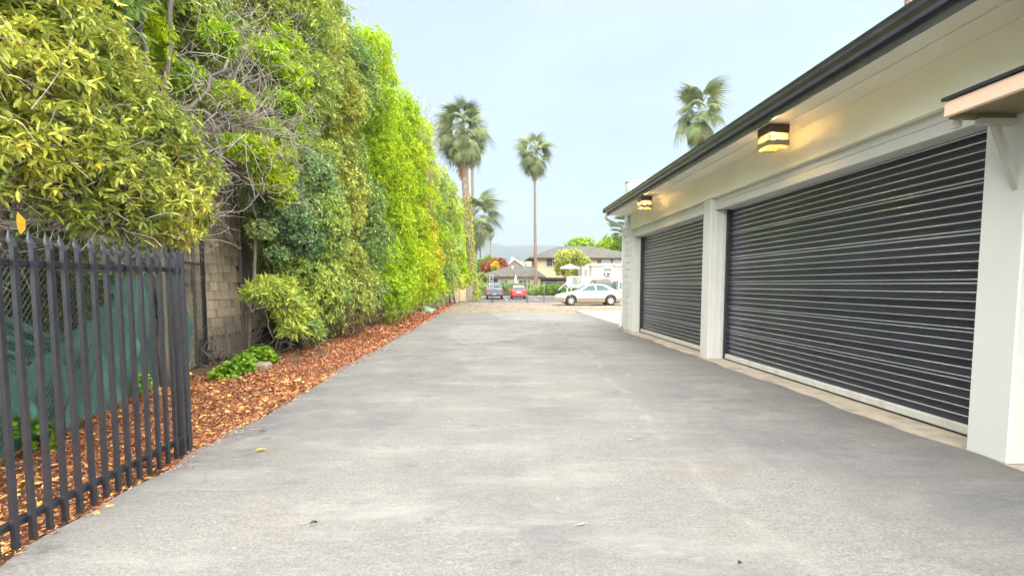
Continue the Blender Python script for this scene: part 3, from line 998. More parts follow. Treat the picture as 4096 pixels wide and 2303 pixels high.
# green screen
SC = bpy.data.meshes.new('green_screen')
nu, nv = 110, 26
V, F = [], []
def topz(s_):
    pts = [(0, 1.35), (.9, 1.50), (1.5, 1.36), (2.4, .93), (3.2, 1.10), (4.2, 1.50), (5.3, 1.53), (5.75, 1.42), (6.0, 1.05)]
    for (a, za), (b, zb) in zip(pts, pts[1:]):
        if s_ <= b:
            u = (s_ - a) / (b - a)
            u = u * u * (3 - 2 * u)
            return za + (zb - za) * u
    return pts[-1][1]
for j in range(nv + 1):
    for i in range(nu + 1):
        s_ = .35 + (clen - 1.0) * i / nu
        u = j / nv
        z = .06 + .03 * math.sin(s_ * 4) + (topz(s_) - .06) * u
        yy = .10 + .045 * math.sin(s_ * 9 + u * 4) + .045 * math.sin(s_ * 3.3 - u * 5) + .018 * math.sin(s_ * 21 + u * 11) + .02 * math.sin(s_ * 14 - u * 13) + (.09 * max(0, u - .8) * 5 * .5)
        V.append((s_, yy, z))
for j in range(nv):
    for i in range(nu):
        F.append((j * (nu + 1) + i, j * (nu + 1) + i + 1, (j + 1) * (nu + 1) + i + 1, (j + 1) * (nu + 1) + i))
SC.from_pydata(V, [], F)
SC.polygons.foreach_set('use_smooth', [True] * len(SC.polygons))
so = link('shade_cloth', SC, M_screen, None, tuple(CA))
so.rotation_euler = (0, 0, math.atan2(cd.y, cd.x))
tag(so, 'sagging dark green shade cloth hung along the chain link fence', 'shade cloth')
# folded roll of the cloth
rl = MB()
for k, (a, b) in enumerate([((.7, 1.48), (2.5, .86)), ((.75, 1.36), (2.2, .80)), ((.8, 1.22), (1.9, .74))]):
    pts = [(a[0] + (b[0] - a[0]) * t, .045 - .01 * k, a[1] + (b[1] - a[1]) * t + .03 * math.sin(t * 7 + k)) for t in lin(0, 1, 9)]
    rl.tube(pts, [.015 + .02 * math.sin(math.pi * t) for t in lin(.05, .95, 9)], 7)
rl.build('cloth_fold', M_screen, so, rel=False, smooth=True)
# cream lattice at the end
LT = thing('lattice_panel', 'cream lattice panel beside the black gate frame', 'lattice', tuple(CB - cd * .55 - cn * .12), math.atan2(cd.y, cd.x))
for i in range(14):
    for sgn in (1, -1):
        x = -.9 + i * .1
        a, b = (x, x + 1.25) if sgn == 1 else (x + 1.25, x)
        t0 = max(0, min(1, ((0 - a) if sgn == 1 else (a - .5)) / 1.25)); t1 = max(0, min(1, ((.5 - a) if sgn == 1 else a) / 1.25))
        if t1 - t0 < .04: continue
        p0 = (a + sgn * 1.25 * t0, .006 * sgn, 1.25 * t0); p1 = (a + sgn * 1.25 * t1, .006 * sgn, 1.25 * t1)
        w_ = .016
        MB().add([(p0[0] - w_, p0[1] - .004, p0[2]), (p0[0] + w_, p0[1] - .004, p0[2]), (p1[0] + w_, p1[1] - .004, p1[2]), (p1[0] - w_, p1[1] - .004, p1[2]),
                  (p0[0] - w_, p0[1] + .004, p0[2]), (p0[0] + w_, p0[1] + .004, p0[2]), (p1[0] + w_, p1[1] + .004, p1[2]), (p1[0] - w_, p1[1] + .004, p1[2])],
                 [(0, 1, 2, 3), (7, 6, 5, 4), (0, 4, 5, 1), (1, 5, 6, 2), (2, 6, 7, 3), (3, 7, 4, 0)]).build('lath', M_lat, LT, rel=False)

# ================================================================== SHINGLED HOUSE
HS = thing('shingled_house', 'brown cedar shingled house hidden behind the tall hedge on the left', 'house', (-8, 10, 0))
XW = -5.3
MB().box(-11, XW - .02, 5.5, 16, .42, 6.4).build('wall', M_shwall, HS)
MB().box(-10.9, XW - .12, 5.6, 15.9, -.2, .42).build('foundation_shade_band', M_dark, HS)  # foundation band; crawlspace shade put into its near-black colour
MB().bbox(XW - .018, XW + .045, 10.3, 10.54, .42, 6.4, .006).build('trim_board', M_trim, HS)
MB().add([(-11.4, 5.1, 6.4), (XW + .5, 5.1, 6.4), (XW + .5, 16.4, 6.4), (-11.4, 16.4, 6.4), (-8.1, 6.5, 8.2), (-8.1, 15, 8.2)],
         [(3, 2, 1, 0), (0, 1, 4), (1, 2, 5, 4), (2, 3, 5), (3, 0, 4, 5)]).build('roof', M_roofs, HS)
sh_v = []
for wv in (.11, .14, .17, .20):
    mb = MB()
    h, t0, t1 = .235, .006, .028
    mb.add([(t1, 0, 0), (t1, wv - .006, random.uniform(-.004, .004)), (t0, wv - .006, h), (t0, 0, h), (0, 0, 0), (0, wv - .006, 0), (0, wv - .006, h), (0, 0, h)],
           [(0, 1, 2, 3), (7, 6, 5, 4), (0, 4, 5, 1), (1, 5, 6, 2), (2, 6, 7, 3), (3, 7, 4, 0)])
    sh_v.append((wv, mb.mesh('shingle')))
rest = MB()
cnt = 0
for c in range(34):
    z = .42 + c * .172
    y = 5.5 + random.uniform(0, .1)
    while y < 15.9:
        wv, me_ = random.choice(sh_v)
        if 8.75 < y < 11.35 and z < 3.15 and not (10.3 - wv + .01 < y < 10.54) and cnt < 300:
            o = link('shingle', me_, M_shingle, HS, (XW - .018 + 8, y - 10, z + random.uniform(-.008, .008)))
            cnt += 1
        elif not (10.3 - wv + .01 < y < 10.54):
            k = random.uniform(-.01, .01)
            rest.add([(XW + .003, y, z + k), (XW + .003, y + wv - .006, z + k), (XW - .012, y + wv - .006, z + .235), (XW - .012, y, z + .235), (XW - .018, y, z + k), (XW - .018, y + wv - .006, z + k)],
                     [(0, 1, 2, 3), (4, 5, 1, 0)])
        y += wv
o = rest.build('shingle_field', M_shingle, HS, fixn=False); o['kind'] = 'stuff'

# ================================================================== VEGETATION
def leafy(name, label, cat, lobes, nw, nl, L, W, mat, stems=(), hexa=False, group=None, base=None, lobe_var=.13, tint0=.5, twigs=0, rmin=.55,
          clipf=None, under=.45, phi=(50, 88), zbias=.45, twig_mat=None, stem_mat=None, curl=.18):
    lobes = np.asarray(lobes, float)
    base = base or (float(lobes[:, 0].mean()), float(lobes[:, 1].mean()), 0)
    T = thing(name, label, cat, base, 0, group)
    off = np.array(base)
    p, a, i = lobes_sample(lobes, nw, rmin, under, zbias)
    lv = RNG.normal(tint0, lobe_var, len(lobes))
    t = lv[i] + RNG.normal(0, .07, len(i))
    if clipf is not None:
        k = clipf(p)
        p, a, t = p[k], a[k], t[k]
    V, F, Tn = whorls(p - off, a, t, nl, L, W, hexa, phi, curl)
    cr_ = link('crown', np_mesh('crown', V, F, Tn), mat, T)
    cr_['kind'] = 'stuff'
    if twigs:
        k = RNG.choice(len(p), min(twigs, len(p)), replace=False)
        st_ = p[k] - off - a[k] * .35 * RNG.uniform(.6, 1.4, (len(k), 1))
        link('twigs', twig_mesh('twigs', st_, a[k] + RNG.normal(0, .25, (len(k), 3)), RNG.uniform(.3, .5, len(k)), .0045, .5, 3), twig_mat or M_twig_red, T)['kind'] = 'stuff'
    for pts, r0, r1 in stems:
        rr = [r0 + (r1 - r0) * q / (len(pts) - 1) for q in range(len(pts))]
        MB().tube([tuple(np.array(q) - off) for q in pts], rr, 8).build('trunk', stem_mat or M_bark, T, rel=False, smooth=True)
    return T

def column(x, y, hx, hy, z0, z1, nlobe, rad, taper=.25, seedw=1.0):
    out = []
    for k in range(nlobe):
        u = (k + random.random()) / nlobe
        z = z0 + rad * .7 + (z1 - z0 - rad * 1.5) * u
        f = 1 - taper * max(0, u - .55) / .45
        ang = random.uniform(0, 2 * math.pi)
        rr = math.sqrt(random.random()) * .95
        r_ = rad * random.uniform(.75, 1.25)
        out.append((x + (.28 * max(0, 1 - u * 3.2)) + hx * f * rr * math.cos(ang), y + hy * f * rr * math.sin(ang), z, r_, r_ * random.uniform(.9, 1.2), r_ * random.uniform(.85, 1.3)))
    return out

def stem(x, y, z1, r0, lean=.3, n=5, x1=None, y1=None):
    x1 = x + random.uniform(-lean, lean) if x1 is None else x1
    y1 = y + random.uniform(-lean, lean) if y1 is None else y1
    pts = [(x + (x1 - x) * t + random.uniform(-.05, .05) * (t > 0), y + (y1 - y) * t + random.uniform(-.05, .05) * (t > 0), -.08 + (z1 + .08) * t) for t in lin(0, 1, n)]
    return (pts, r0, r0 * .45)

# ---- the tall hedge: one shrub after another along the drive
HG = 'tall shrubs of the hedge along the drive'
hedge = [
    (9.6, -4.75, .45, .75, 4.3, 9.2, OLIVE, 26, .5, 6500, 6, .115, .034, .45, 'olive shrub rising behind the bare grey shrub at the top of the picture'),
    (8.0, -4.95, .3, .8, 4.6, 8.6, MIDG, 22, .5, 5200, 6, .12, .036, .5, 'mid green shrub at the top left behind the pale forked trunks'),
    # y, x, hx, hy, z0, z1, mat, lobes, rad, whorls, nl, L, W, tint, label
    (11.0, -4.45, .75, .95, .15, 9.0, MIDG, 44, .55, 11000, 6, .115, .034, .50, 'nearest tall mid green shrub of the hedge, behind the low leafy bush'),
    (12.7, -4.40, .80, .95, .15, 9.3, OLIVE, 44, .55, 10500, 6, .115, .036, .52, 'tall olive green hedge shrub with reddish twigs at its foot'),
    (14.5, -4.35, .80, .95, .2, 9.5, DEEP, 42, .58, 9000, 6, .125, .038, .62, 'tall hedge shrub with the darkest bluish green leaves in its upper half'),
    (16.4, -4.25, .85, 1.0, .15, 9.9, LIME, 42, .6, 8500, 6, .13, .044, .50, 'tallest lime green hedge shrub at the middle of the hedge'),
    (18.6, -4.15, .85, 1.1, .2, 9.9, LIME, 42, .62, 7500, 5, .14, .050, .62, 'tall yellow green hedge shrub right after the tallest one'),
    (20.9, -4.05, .85, 1.1, .2, 9.6, LIME, 40, .62, 6500, 5, .15, .055, .55, 'lime hedge shrub second before the thin twiggy topped one'),
    (23.2, -3.95, .85, 1.1, .25, 9.2, LIME, 38, .62, 5500, 5, .16, .060, .60, 'lime hedge shrub just before the thin twiggy topped one'),
    (25.6, -3.90, .80, 1.1, .25, 8.2, GOLD, 34, .58, 4200, 5, .16, .060, .45, 'golden yellow hedge shrub with a thin bare twiggy top'),
    (28.0, -3.80, .85, 1.1, .3, 8.6, LIME, 36, .62, 4800, 5, .17, .064, .58, 'yellow green hedge shrub above the pale green tarp'),
    (30.4, -3.75, .9, 1.1, .9, 8.9, MIDG, 36, .64, 4600, 5, .18, .068, .50, 'rounded mid green hedge shrub above the grey green sacking'),
    (32.8, -3.45, .9, 1.1, 1.0, 8.6, MIDG, 36, .64, 4400, 5, .18, .070, .68, 'fresh green hedge shrub above the old plank fence'),
    (35.2, -3.05, .8, .95, 1.1, 7.6, LIME, 30, .6, 3800, 5, .19, .072, .60, 'last and lowest lime shrub at the far end of the hedge'),
]
for (y, x, hx, hy, z0, z1, mt, nlb, rad, nw, nl, L_, W_, t0, lab) in hedge:
    lb = column(x, y, hx, hy, z0, z1, nlb, rad)
    ns = 3 if y < 26 else 2
    if y < 10:
        ns = 0
    stems = [stem(x + .2 + random.uniform(-.25, .2), y + random.uniform(-.6, .6), 2.4, random.uniform(.05, .085), .1, x1=x - .15, y1=y + random.uniform(-.3, .3)) for _ in range(ns)]
    if y < 10:
        stems = [([(x - .1, 10.75 if y > 9 else 8.3, -.1), (x - .12, 10.6 if y > 9 else 8.35, 2.5), (x, y, 4.5), (x, y, 7)], .035, .02)]
    leafy('hedge_shrub', lab, 'hedge shrub', lb, nw, nl, L_, W_, mt, stems, hexa=False, group=HG, base=(x, y, 0), tint0=t0, twigs=700,
          clipf=lambda p: (p[:, 0] > -5.22) | (p[:, 2] > 6.6))

# bare twiggy crest on the golden shrub and grey twigs on near hedge top
def twig_clump(name, label, cat, centers, n, spread, dirb, ln, r0, mat, base, bend=.9, seg=6, trunks=(), group=None, leaves=None):
    T = thing(name, label, cat, base, 0, group)
    off = np.array(base)
    c = np.asarray(centers, float)
    i = RNG.integers(0, len(c), n)
    st_ = c[i] + RNG.normal(0, 1, (n, 3)) * np.array(spread)
    d = norm(np.array(dirb) + RNG.normal(0, .75, (n, 3)))
    o = link('twigs', twig_mesh('twigs', st_ - off, d, RNG.uniform(.5, 1.3, n) * ln, RNG.uniform(.6, 1.5, n) * r0, bend, seg, grav=.15), mat, T)
    o['kind'] = 'stuff'
    for pts, ra, rb in trunks:
        rr = [ra + (rb - ra) * q / (len(pts) - 1) for q in range(len(pts))]
        MB().tube([tuple(np.array(q) - off) for q in pts], rr, 8).build('trunk', M_bark, T, rel=False, smooth=True)
    return T
twig_clump('bare_shrub', 'thin bare pinkish brown twigs rising between the golden and lime hedge shrubs', 'shrub',
           [(-3.5, 24.6, 6.6), (-3.4, 24.7, 7.8), (-3.5, 24.8, 8.8), (-3.6, 25.2, 9.3), (-3.3, 24.5, 5.4)], 900, (.35, .4, .5), (.2, -.2, .9), .8, .008, M_twig, (-3.9, 24.5, 0),
           trunks=[stem(-3.9, 24.5, 8.0, .05, .3)])

# ---- big bare shrub left of the hedge, with pale forked trunks
def fork(p0, p1, r0, r1, n=9, w=.03):
    p0, p1 = np.array(p0), np.array(p1)
    return ([tuple(p0 + (p1 - p0) * t + (RNG.normal(0, w, 3) if 0 < t < 1 else 0)) for t in lin(0, 1, n)], r0, r1)
tr = [fork((-4.45, 6.6, -.1), (-4.25, 6.4, 3.2), .085, .07), fork((-4.25, 6.4, 3.15), (-4.3, 6.2, 5.2), .045, .03), fork((-4.25, 6.4, 3.15), (-4.15, 6.72, 5.3), .042, .03),
      fork((-4.25, 6.4, 3.1), (-3.75, 7.2, 4.6), .035, .018), fork((-4.25, 6.4, 3.0), (-3.6, 8.2, 4.3), .03, .014), fork((-4.25, 6.4, 2.9), (-3.6, 7.9, 3.5), .026, .012),
      fork((-4.25, 6.4, 2.9), (-3.3, 6.5, 2.8), .022, .01), fork((-4.35, 6.15, 5.1), (-4.7, 6.0, 7.2), .035, .02), fork((-4.15, 6.75, 5.2), (-4.0, 7.1, 7.3), .035, .02)]
BS = twig_clump('bare_shrub', 'large grey leafless shrub with forked pale trunks between the gate tree and the hedge', 'shrub',
           [(-4.1, 6.9, 3.5), (-4.0, 7.3, 3.7), (-3.9, 7.8, 3.6), (-4.0, 7.6, 3.9), (-4.0, 8.2, 3.6), (-4.1, 8.6, 4.3), (-4.0, 9.2, 5.0), (-4.2, 7.4, 4.6), (-4.2, 8.0, 5.2), (-3.9, 8.0, 3.5), (-4.2, 9.6, 6.0), (-4.1, 9.0, 3.6), (-4.1, 9.8, 4.4), (-4.0, 7.0, 3.3)],
           1350, (.32, .36, .34), (.45, -.05, .25), .75, .0055, M_twig, (-4.45, 6.6, 0), bend=1.1, seg=6, trunks=tr)
# leafy sprays on the bare shrub
lb = [(-3.7, 7.7, 3.5, .3, .3, .2), (-3.7, 7.3, 3.4, .25, .3, .2), (-3.65, 8.1, 3.1, .25, .3, .2), (-3.65, 7.9, 3.3, .25, .3, .18), (-3.8, 7.3, 4.1, .3, .3, .2), (-3.7, 8.5, 3.1, .2, .25, .15), (-3.75, 8.3, 3.95, .3, .35, .18), (-3.75, 8.55, 3.65, .3, .3, .2), (-3.7, 8.75, 3.3, .22, .25, .22), (-3.75, 8.9, 4.55, .4, .4, .25), (-3.8, 9.3, 4.1, .35, .35, .3), (-3.7, 8.75, 3.0, .2, .2, .2),
      (-3.9, 9.5, 5.2, .45, .4, .35), (-3.9, 8.8, 5.4, .35, .35, .25), (-4.1, 7.6, 5.0, .3, .3, .3), (-3.75, 9.0, 3.75, .25, .25, .2), (-4.3, 7.2, 4.2, .3, .3, .35), (-4.5, 7.6, 3.4, .3, .4, .3), (-4.5, 6.6, 4.6, .35, .35, .4), (-4.2, 9.8, 4.8, .4, .4, .5), (-4.1, 10.0, 3.6, .35, .35, .45), (-4.1, 9.9, 6.0, .4, .5, .5)]
leafy('flowering_shrub', 'yellow green leafy sprays pushing through the bare grey shrub', 'shrub', lb, 3600, 7, .11, .032, LIME, [stem(-4.5, 8.9, 4.0, .04, .3)], hexa=True, base=(-4.5, 8.9, 0), tint0=.55, twigs=300, zbias=.1)

# ---- tree over the gate
lb = []
for (x, y, z, r_) in [(-3.3, 3.3, 3.4, .5), (-3.2, 3.6, 3.1, .45), (-3.3, 3.9, 3.3, .45), (-3.3, 4.2, 3.05, .42), (-3.15, 4.4, 2.75, .42), (-3.2, 4.75, 2.85, .4), (-3.1, 4.9, 2.5, .4), (-3.15, 5.0, 2.15, .3), (-3.15, 5.0, 2.0, .25),
                      (-3.0, 4.6, 2.2, .36), (-3.0, 4.3, 2.1, .33), (-3.0, 4.0, 2.3, .36), (-2.95, 3.7, 2.2, .34), (-2.95, 3.4, 2.4, .36), (-3.0, 3.1, 2.2, .34), (-3.05, 3.0, 2.7, .4), (-3.1, 3.4, 2.8, .4), (-3.1, 3.9, 2.7, .4),
                      (-3.4, 4.5, 3.2, .4), (-3.5, 3.4, 3.9, .5), (-3.6, 3.9, 3.8, .45), (-3.5, 2.9, 3.4, .5), (-3.1, 2.8, 2.1, .35), (-3.3, 2.6, 2.7, .45), (-3.6, 4.2, 4.1, .45), (-3.7, 3.4, 4.5, .5), (-2.95, 4.0, 1.95, .26), (-2.95, 4.6, 1.92, .24), (-2.95, 3.5, 1.95, .22), (-3.6, 5.0, 2.6, .4), (-3.7, 5.6, 2.4, .4), (-3.8, 4.6, 3.5, .4), (-3.4, 5.0, 2.3, .3)]:
    lb.append((x, y, z, r_, r_, r_ * .8))
leafy('broadleaf_tree', 'yellow green broadleaf tree overhanging the black picket gate at far left', 'tree', lb, 10500, 7, .070, .024, NEAR,
      [fork((-4.3, 4.2, -.1), (-3.9, 4.0, 2.2), .08, .06), fork((-3.9, 4.0, 2.1), (-3.6, 3.4, 3.8), .05, .02), fork((-3.9, 4.0, 2.0), (-3.2, 4.8, 2.5), .04, .012), fork((-3.9, 4.0, 2.0), (-3.1, 3.6, 2.5), .035, .012), fork((-3.9, 4, 1.9), (-2.95, 4.4, 2.0), .03, .01), fork((-3.6, 3.4, 3.6), (-3.4, 3.2, 5.0), .03, .015)],
      hexa=True, base=(-4.3, 4.2, 0), tint0=.55, lobe_var=.19, twig_mat=M_twig, twigs=2600, under=.8, zbias=.05, rmin=.35, curl=.3,
      clipf=lambda p: (p[:, 0] < -2.62) & (p[:, 2] > 1.72))
twig_clump('dead_branches', 'tangle of brown leafless branches under the tree over the gate', 'branches', [(-3.2, 4.6, 2.0), (-3.2, 4.0, 2.05), (-3.3, 3.4, 2.0), (-3.3, 5.0, 2.2), (-3.6, 3.2, 2.9), (-3.6, 4.3, 2.5)], 700, (.15, .3, .14), (.3, .2, .12), .55, .0042, M_twig, (-3.9, 4.2, 0), bend=1.2)
# large near leaves in the top left corner and behind the gate
lb = [(-3.5, 2.9, 4.0, .5, .4, .5), (-3.4, 3.1, 3.6, .4, .4, .4), (-3.6, 3.4, 4.3, .5, .5, .5), (-3.9, 4.0, 4.6, .5, .5, .4), (-4.0, 4.6, 4.3, .5, .5, .4), (-4.2, 5.2, 4.4, .5, .5, .5), (-4.3, 5.4, 3.6, .45, .5, .5), (-4.4, 5.8, 5.0, .5, .5, .5), (-4.2, 5.0, 5.2, .5, .5, .5), (-4.4, 5.3, 2.9, .4, .5, .5), (-4.6, 6.2, 4.0, .4, .4, .5), (-4.5, 6.4, 5.6, .5, .5, .5)]
leafy('broadleaf_tree', 'darker big leaved tree filling the top left corner behind the gate tree', 'tree', lb, 3300, 6, .15, .046, MIDG, [fork((-4.7, 5.0, -.1), (-4.3, 4.9, 4.6), .07, .03), fork((-4.4, 4.9, 2.6), (-3.6, 3.3, 4.2), .035, .015)], hexa=True, base=(-4.7, 5, 0), tint0=.5, lobe_var=.16, twigs=400, under=.8, zbias=.0, curl=.3)
lb = [(-3.75, 3.0, .5, .28, .3, .5), (-3.7, 2.8, 1.0, .25, .3, .5), (-3.55, 2.75, 1.5, .22, .25, .3), (-3.4, 2.6, .5, .2, .2, .4)]
leafy('creeper', 'round leaved creeper climbing at the left picture edge behind the gate', 'creeper', lb, 520, 5, .075, .055, MIDG, base=(-3.6, 2.8, 0), hexa=True, tint0=.62)
lb = [(-4.6, 4.4, .9, .4, .5, .7), (-4.8, 5.2, 1.1, .4, .6, .8), (-5.0, 6.2, 1.2, .35, .6, .8), (-5.15, 7.0, 1.3, .3, .5, .9), (-4.4, 3.6, 1.0, .4, .5, .8), (-5.2, 7.7, 1.5, .25, .4, .7), (-4.6, 5.0, 1.9, .3, .6, .4), (-4.4, 4.0, 1.8, .3, .5, .4)]
leafy('understorey_shrub', 'dark shrub growing between the chain link fence and the house', 'shrub', lb, 3400, 5, .085, .05, DEEP, base=(-4.8, 5.3, 0), tint0=.42, twigs=700, twig_mat=M_twig)
# ---- blue green small leaved shrub hanging over the shingles
lb = [(-4.3, 9.4, 3.1, .45, .5, .4), (-4.2, 9.9, 3.4, .45, .5, .4), (-4.1, 10.3, 3.0, .5, .5, .45), (-4.0, 9.7, 2.6, .45, .45, .4), (-4.0, 10.2, 2.3, .45, .45, .4), (-4.05, 10.6, 2.6, .45, .45, .5), (-4.1, 9.2, 2.75, .35, .4, .3), (-4.1, 10.5, 1.8, .4, .4, .4), (-4.15, 10.6, 1.3, .35, .4, .4), (-4.2, 9.0, 2.4, .25, .3, .2), (-4.2, 9.6, 2.0, .22, .3, .2), (-4.4, 10.8, 3.8, .4, .5, .4), (-4.2, 10.9, .9, .3, .4, .3), (-4.0, 9.3, 3.5, .4, .4, .35), (-3.9, 10.0, 3.8, .45, .5, .4), (-3.85, 10.7, 3.9, .4, .5, .4), (-3.8, 11.2, 3.4, .4, .5, .45), (-3.75, 11.1, 2.8, .4, .45, .45), (-3.75, 11.4, 2.2, .35, .4, .4), (-3.8, 11.0, 1.7, .3, .4, .35)]
leafy('vine_shrub', 'blue green small leaved shrub draped in front of the shingled wall', 'shrub', lb, 9500, 6, .055, .040, TEALG, [stem(-4.5, 10.3, 3.0, .05, .25), stem(-4.4, 10.6, 2.4, .04, .25)], base=(-4.5, 10.4, 0), tint0=.52, twigs=500, under=.7, zbias=.15)
# ---- low bush with long leaves
lb = [(-4.0, 8.7, 1.35, .28, .3, .22), (-3.9, 9.0, 1.1, .3, .3, .25), (-3.85, 9.3, .85, .32, .32, .25), (-3.8, 9.6, .6, .3, .35, .22), (-3.9, 9.9, .8, .3, .3, .3), (-4.05, 8.4, 1.25, .22, .25, .15), (-3.75, 9.2, .55, .25, .3, .15), (-3.9, 10.2, .55, .3, .3, .25), (-4.1, 9.5, 1.3, .3, .3, .25), (-3.7, 9.9, .4, .25, .35, .18)]
leafy('long_leaved_bush', 'low bush of long pale green leaf rosettes below the shingled wall', 'bush', lb, 640, 9, .155, .040, MIDG, [fork((-4.25, 9.2, -.05), (-4.0, 8.7, 1.2), .02, .009), fork((-4.25, 9.2, -.05), (-3.9, 9.3, .9), .018, .008), fork((-4.25, 9.25, -.05), (-3.75, 9.8, .5), .018, .008), fork((-4.2, 9.2, -.05), (-3.8, 9.05, .6), .014, .007), fork((-4.2, 9.25, -.05), (-4.1, 9.6, 1.1), .016, .008)],
      hexa=True, base=(-4.25, 9.2, 0), tint0=.62, lobe_var=.12, phi=(40, 85), zbias=.5, twigs=200, twig_mat=M_twig)
# ---- ground cover clumps
for (x, y, rx, ry, n, lab) in [(-3.9, 7.2, .26, .35, 240, 'bright round leaved ground cover nearest the gate, on the mulch'), (-4.0, 8.2, .28, .45, 260, 'round leaved ground cover below the low bush, beside the stone')]:
    lb = [(x + random.uniform(-rx, rx), y + random.uniform(-ry, ry), random.uniform(.05, .22), .16, .18, .13) for _ in range(7)]
    leafy('ground_cover', lab, 'plant', lb, n, 5, .06, .056, BRIGHT, base=(x, y, 0), hexa=True, tint0=.55, group='ground cover clumps on the mulch')
lb = [(-3.6, 3.9, .15, .1, .12, .13), (-3.62, 3.8, .3, .1, .1, .1)]
leafy('weed', 'small green weed in the leaf litter behind the gate', 'plant', lb, 40, 5, .06, .05, BRIGHT, base=(-3.6, 3.9, 0), hexa=True, tint0=.5)
lb = [(-4.15, 5.75, .2, .1, .1, .14), (-4.2, 5.85, .3, .08, .1, .1)]
leafy('weed', 'small pale seedling beside the far end of the shade cloth', 'plant', lb, 26, 5, .06, .035, BRIGHT, base=(-4.2, 5.8, 0), hexa=True, tint0=.7)
# ferny dry tufts by the mulch
for (x, y, lab) in [(-3.55, 8.6, 'small feathery olive weed on the mulch nearer the gate'), (-3.35, 9.35, 'small feathery olive weed on the mulch farther along')]:
    T = thing('feathery_weed', lab, 'plant', (x, y, 0), 0, 'feathery weeds')
    n = 160
    link('stalks', twig_mesh('stalks', RNG.normal(0, .05, (n, 3)) * np.array([1, 1, 0]), np.array([0, 0, .8]) + RNG.normal(0, .55, (n, 3)), RNG.uniform(.1, .26, n), .0018, .6, 3), M_olive, T)['kind'] = 'stuff'
# dead sticks against the house foot
twig_clump('dead_sticks', 'bundle of dead grey sticks leaning on the foot of the shingled house', 'sticks', [(-4.95, 8.7, .15), (-4.95, 9.0, .15), (-4.95, 9.3, .15), (-4.95, 9.6, .15), (-4.95, 9.9, .15)], 520, (.08, .14, .1), (-.15, .2, 1), .6, .004, M_twig, (-4.95, 9.2, 0), bend=.3, seg=3)
o = MB().bbox(-3.86, -3.62, 7.75, 7.98, -.03, .13, .035).build('garden_stone', M_stone)
tag(o, 'squarish tan stone lying among the ground cover', 'stone')
# reddish twig skirts at hedge feet
twig_clump('dead_branches', 'reddish dead branches at the foot of the olive hedge shrub', 'branches', [(-3.9, 11.2, .4), (-3.8, 11.8, .5), (-3.85, 12.4, .45), (-3.8, 13.0, .5), (-3.9, 13.8, .4)], 700, (.2, .3, .18), (.25, -.1, .6), .7, .0045, M_twig_red, (-4.1, 12.3, 0))
twig_clump('dead_branches', 'pale dead stems at the foot of the lime hedge shrubs', 'branches', [(-3.9, y_, .4) for y_ in (16, 17.5, 19, 20.5, 21.6, 22.6)], 420, (.15, .35, .2), (.1, 0, .9), .8, .007, M_twig, (-4.1, 19, 0))

# ---- mulch chips and leaf litter
def chips(name, n, xf, yr, L, W, mat, z0=0.0, power=1.0, label=None, cat=None):
    y = yr[0] + (yr[1] - yr[0]) * RNG.random(n) ** power
    u = RNG.random(n)
    xa, xb = xf(y)
    x = xa + (xb - xa) * u
    bed = -.045 + .05 * np.clip(-2.6 - x, 0, 1) + .018 * np.sin(x * 3.1 + y * 1.7) + .014 * np.sin(x * 7.3 - y * 4.1) + .01 * np.sin(x * 13 + y * 11)
    P = np.stack([x, y, bed + .012 + z0 + RNG.random(n) * .022], 1)
    D = norm(np.stack([RNG.normal(size=n), RNG.normal(size=n), RNG.normal(0, .28, n)], 1))
    s_ = np.clip(y / 6, .8, 3.0)
    V, F, T = leaf_arrays(P, D, L * RNG.uniform(.5, 1.6, n) * s_, W * RNG.uniform(.6, 1.5, n) * s_, RNG.random(n) ** 1.1, curl=.05, fold=.15)
    o_ = link(name, np_mesh(name, V, F, T), mat)
    tag(o_, label, cat, kind='stuff')
    return o_
chips('bark_mulch', 120000, lambda y: (-2.50 - .006 * y, -2.50 - .006 * y - np.clip((y - 1.5) * .42, .8, 1.75)), (3.8, 37), .030, .009, MULCH, power=1.9, label='reddish brown bark mulch strip between the drive and the hedge', cat='mulch')
chips('leaf_litter', 5200, lambda y: (-2.44 - 0 * y, -2.9 - .30 * y), (1.8, 7.5), .055, .030, LITTER, z0=.01, label='orange and tan fallen leaves behind the black gate', cat='leaf litter')
chips('mulch_under_gate', 22000, lambda y: (-2.43 - 0 * y, -2.9 - .32 * y), (1.6, 7.0), .034, .011, MULCH, label='brown bark mulch and needles under the black gate', cat='mulch')
chips('hedge_litter', 1500, lambda y: (-2.6 - 0 * y, -4.2 - 0 * y), (7, 30), .05, .022, LITTER, z0=.01, label='scattered dry leaves on the mulch under the hedge', cat='leaf litter')
n = 1500
y = 3.6 + 26 * RNG.random(n) ** 1.6
x = -2.45 - .006 * y + np.abs(RNG.normal(0, .09, n))
V, F, T = leaf_arrays(np.stack([x, y, np.full(n, .012)], 1), norm(np.stack([RNG.normal(size=n), RNG.normal(size=n), RNG.normal(0, .1, n)], 1)), .028 * np.clip(y / 6, .8, 3), .010 * np.clip(y / 6, .8, 3), RNG.random(n), curl=.05)
tag(link('spilled_mulch', np_mesh('spilled_mulch', V, F, T), MULCH), 'loose mulch chips spilled along the edge of the drive', 'mulch', kind='stuff')
# dry straw over the dirt lot edge
n = 9000
y = RNG.uniform(22.8, 36.8, n); x = RNG.uniform(-2.7, 12, n)
k = np.sin(x * 1.1 + y * .9) + np.sin(x * .5 - y * 1.7) + RNG.normal(0, .6, n) + np.where(x < 1, .5, -.3) > .1
P = np.stack([x, y, np.full(n, .0)], 1)[k]
V, F, T = leaf_arrays(P, norm(np.stack([RNG.normal(size=len(P)), RNG.normal(0, .4, len(P)), RNG.random(len(P)) * .35], 1)), .10, .02, RNG.random(len(P)), curl=.1)
tag(link('dry_straw', np_mesh('dry_straw', V, F, T), STRAW), 'dry straw scattered over the dirt lot', 'straw', kind='stuff')
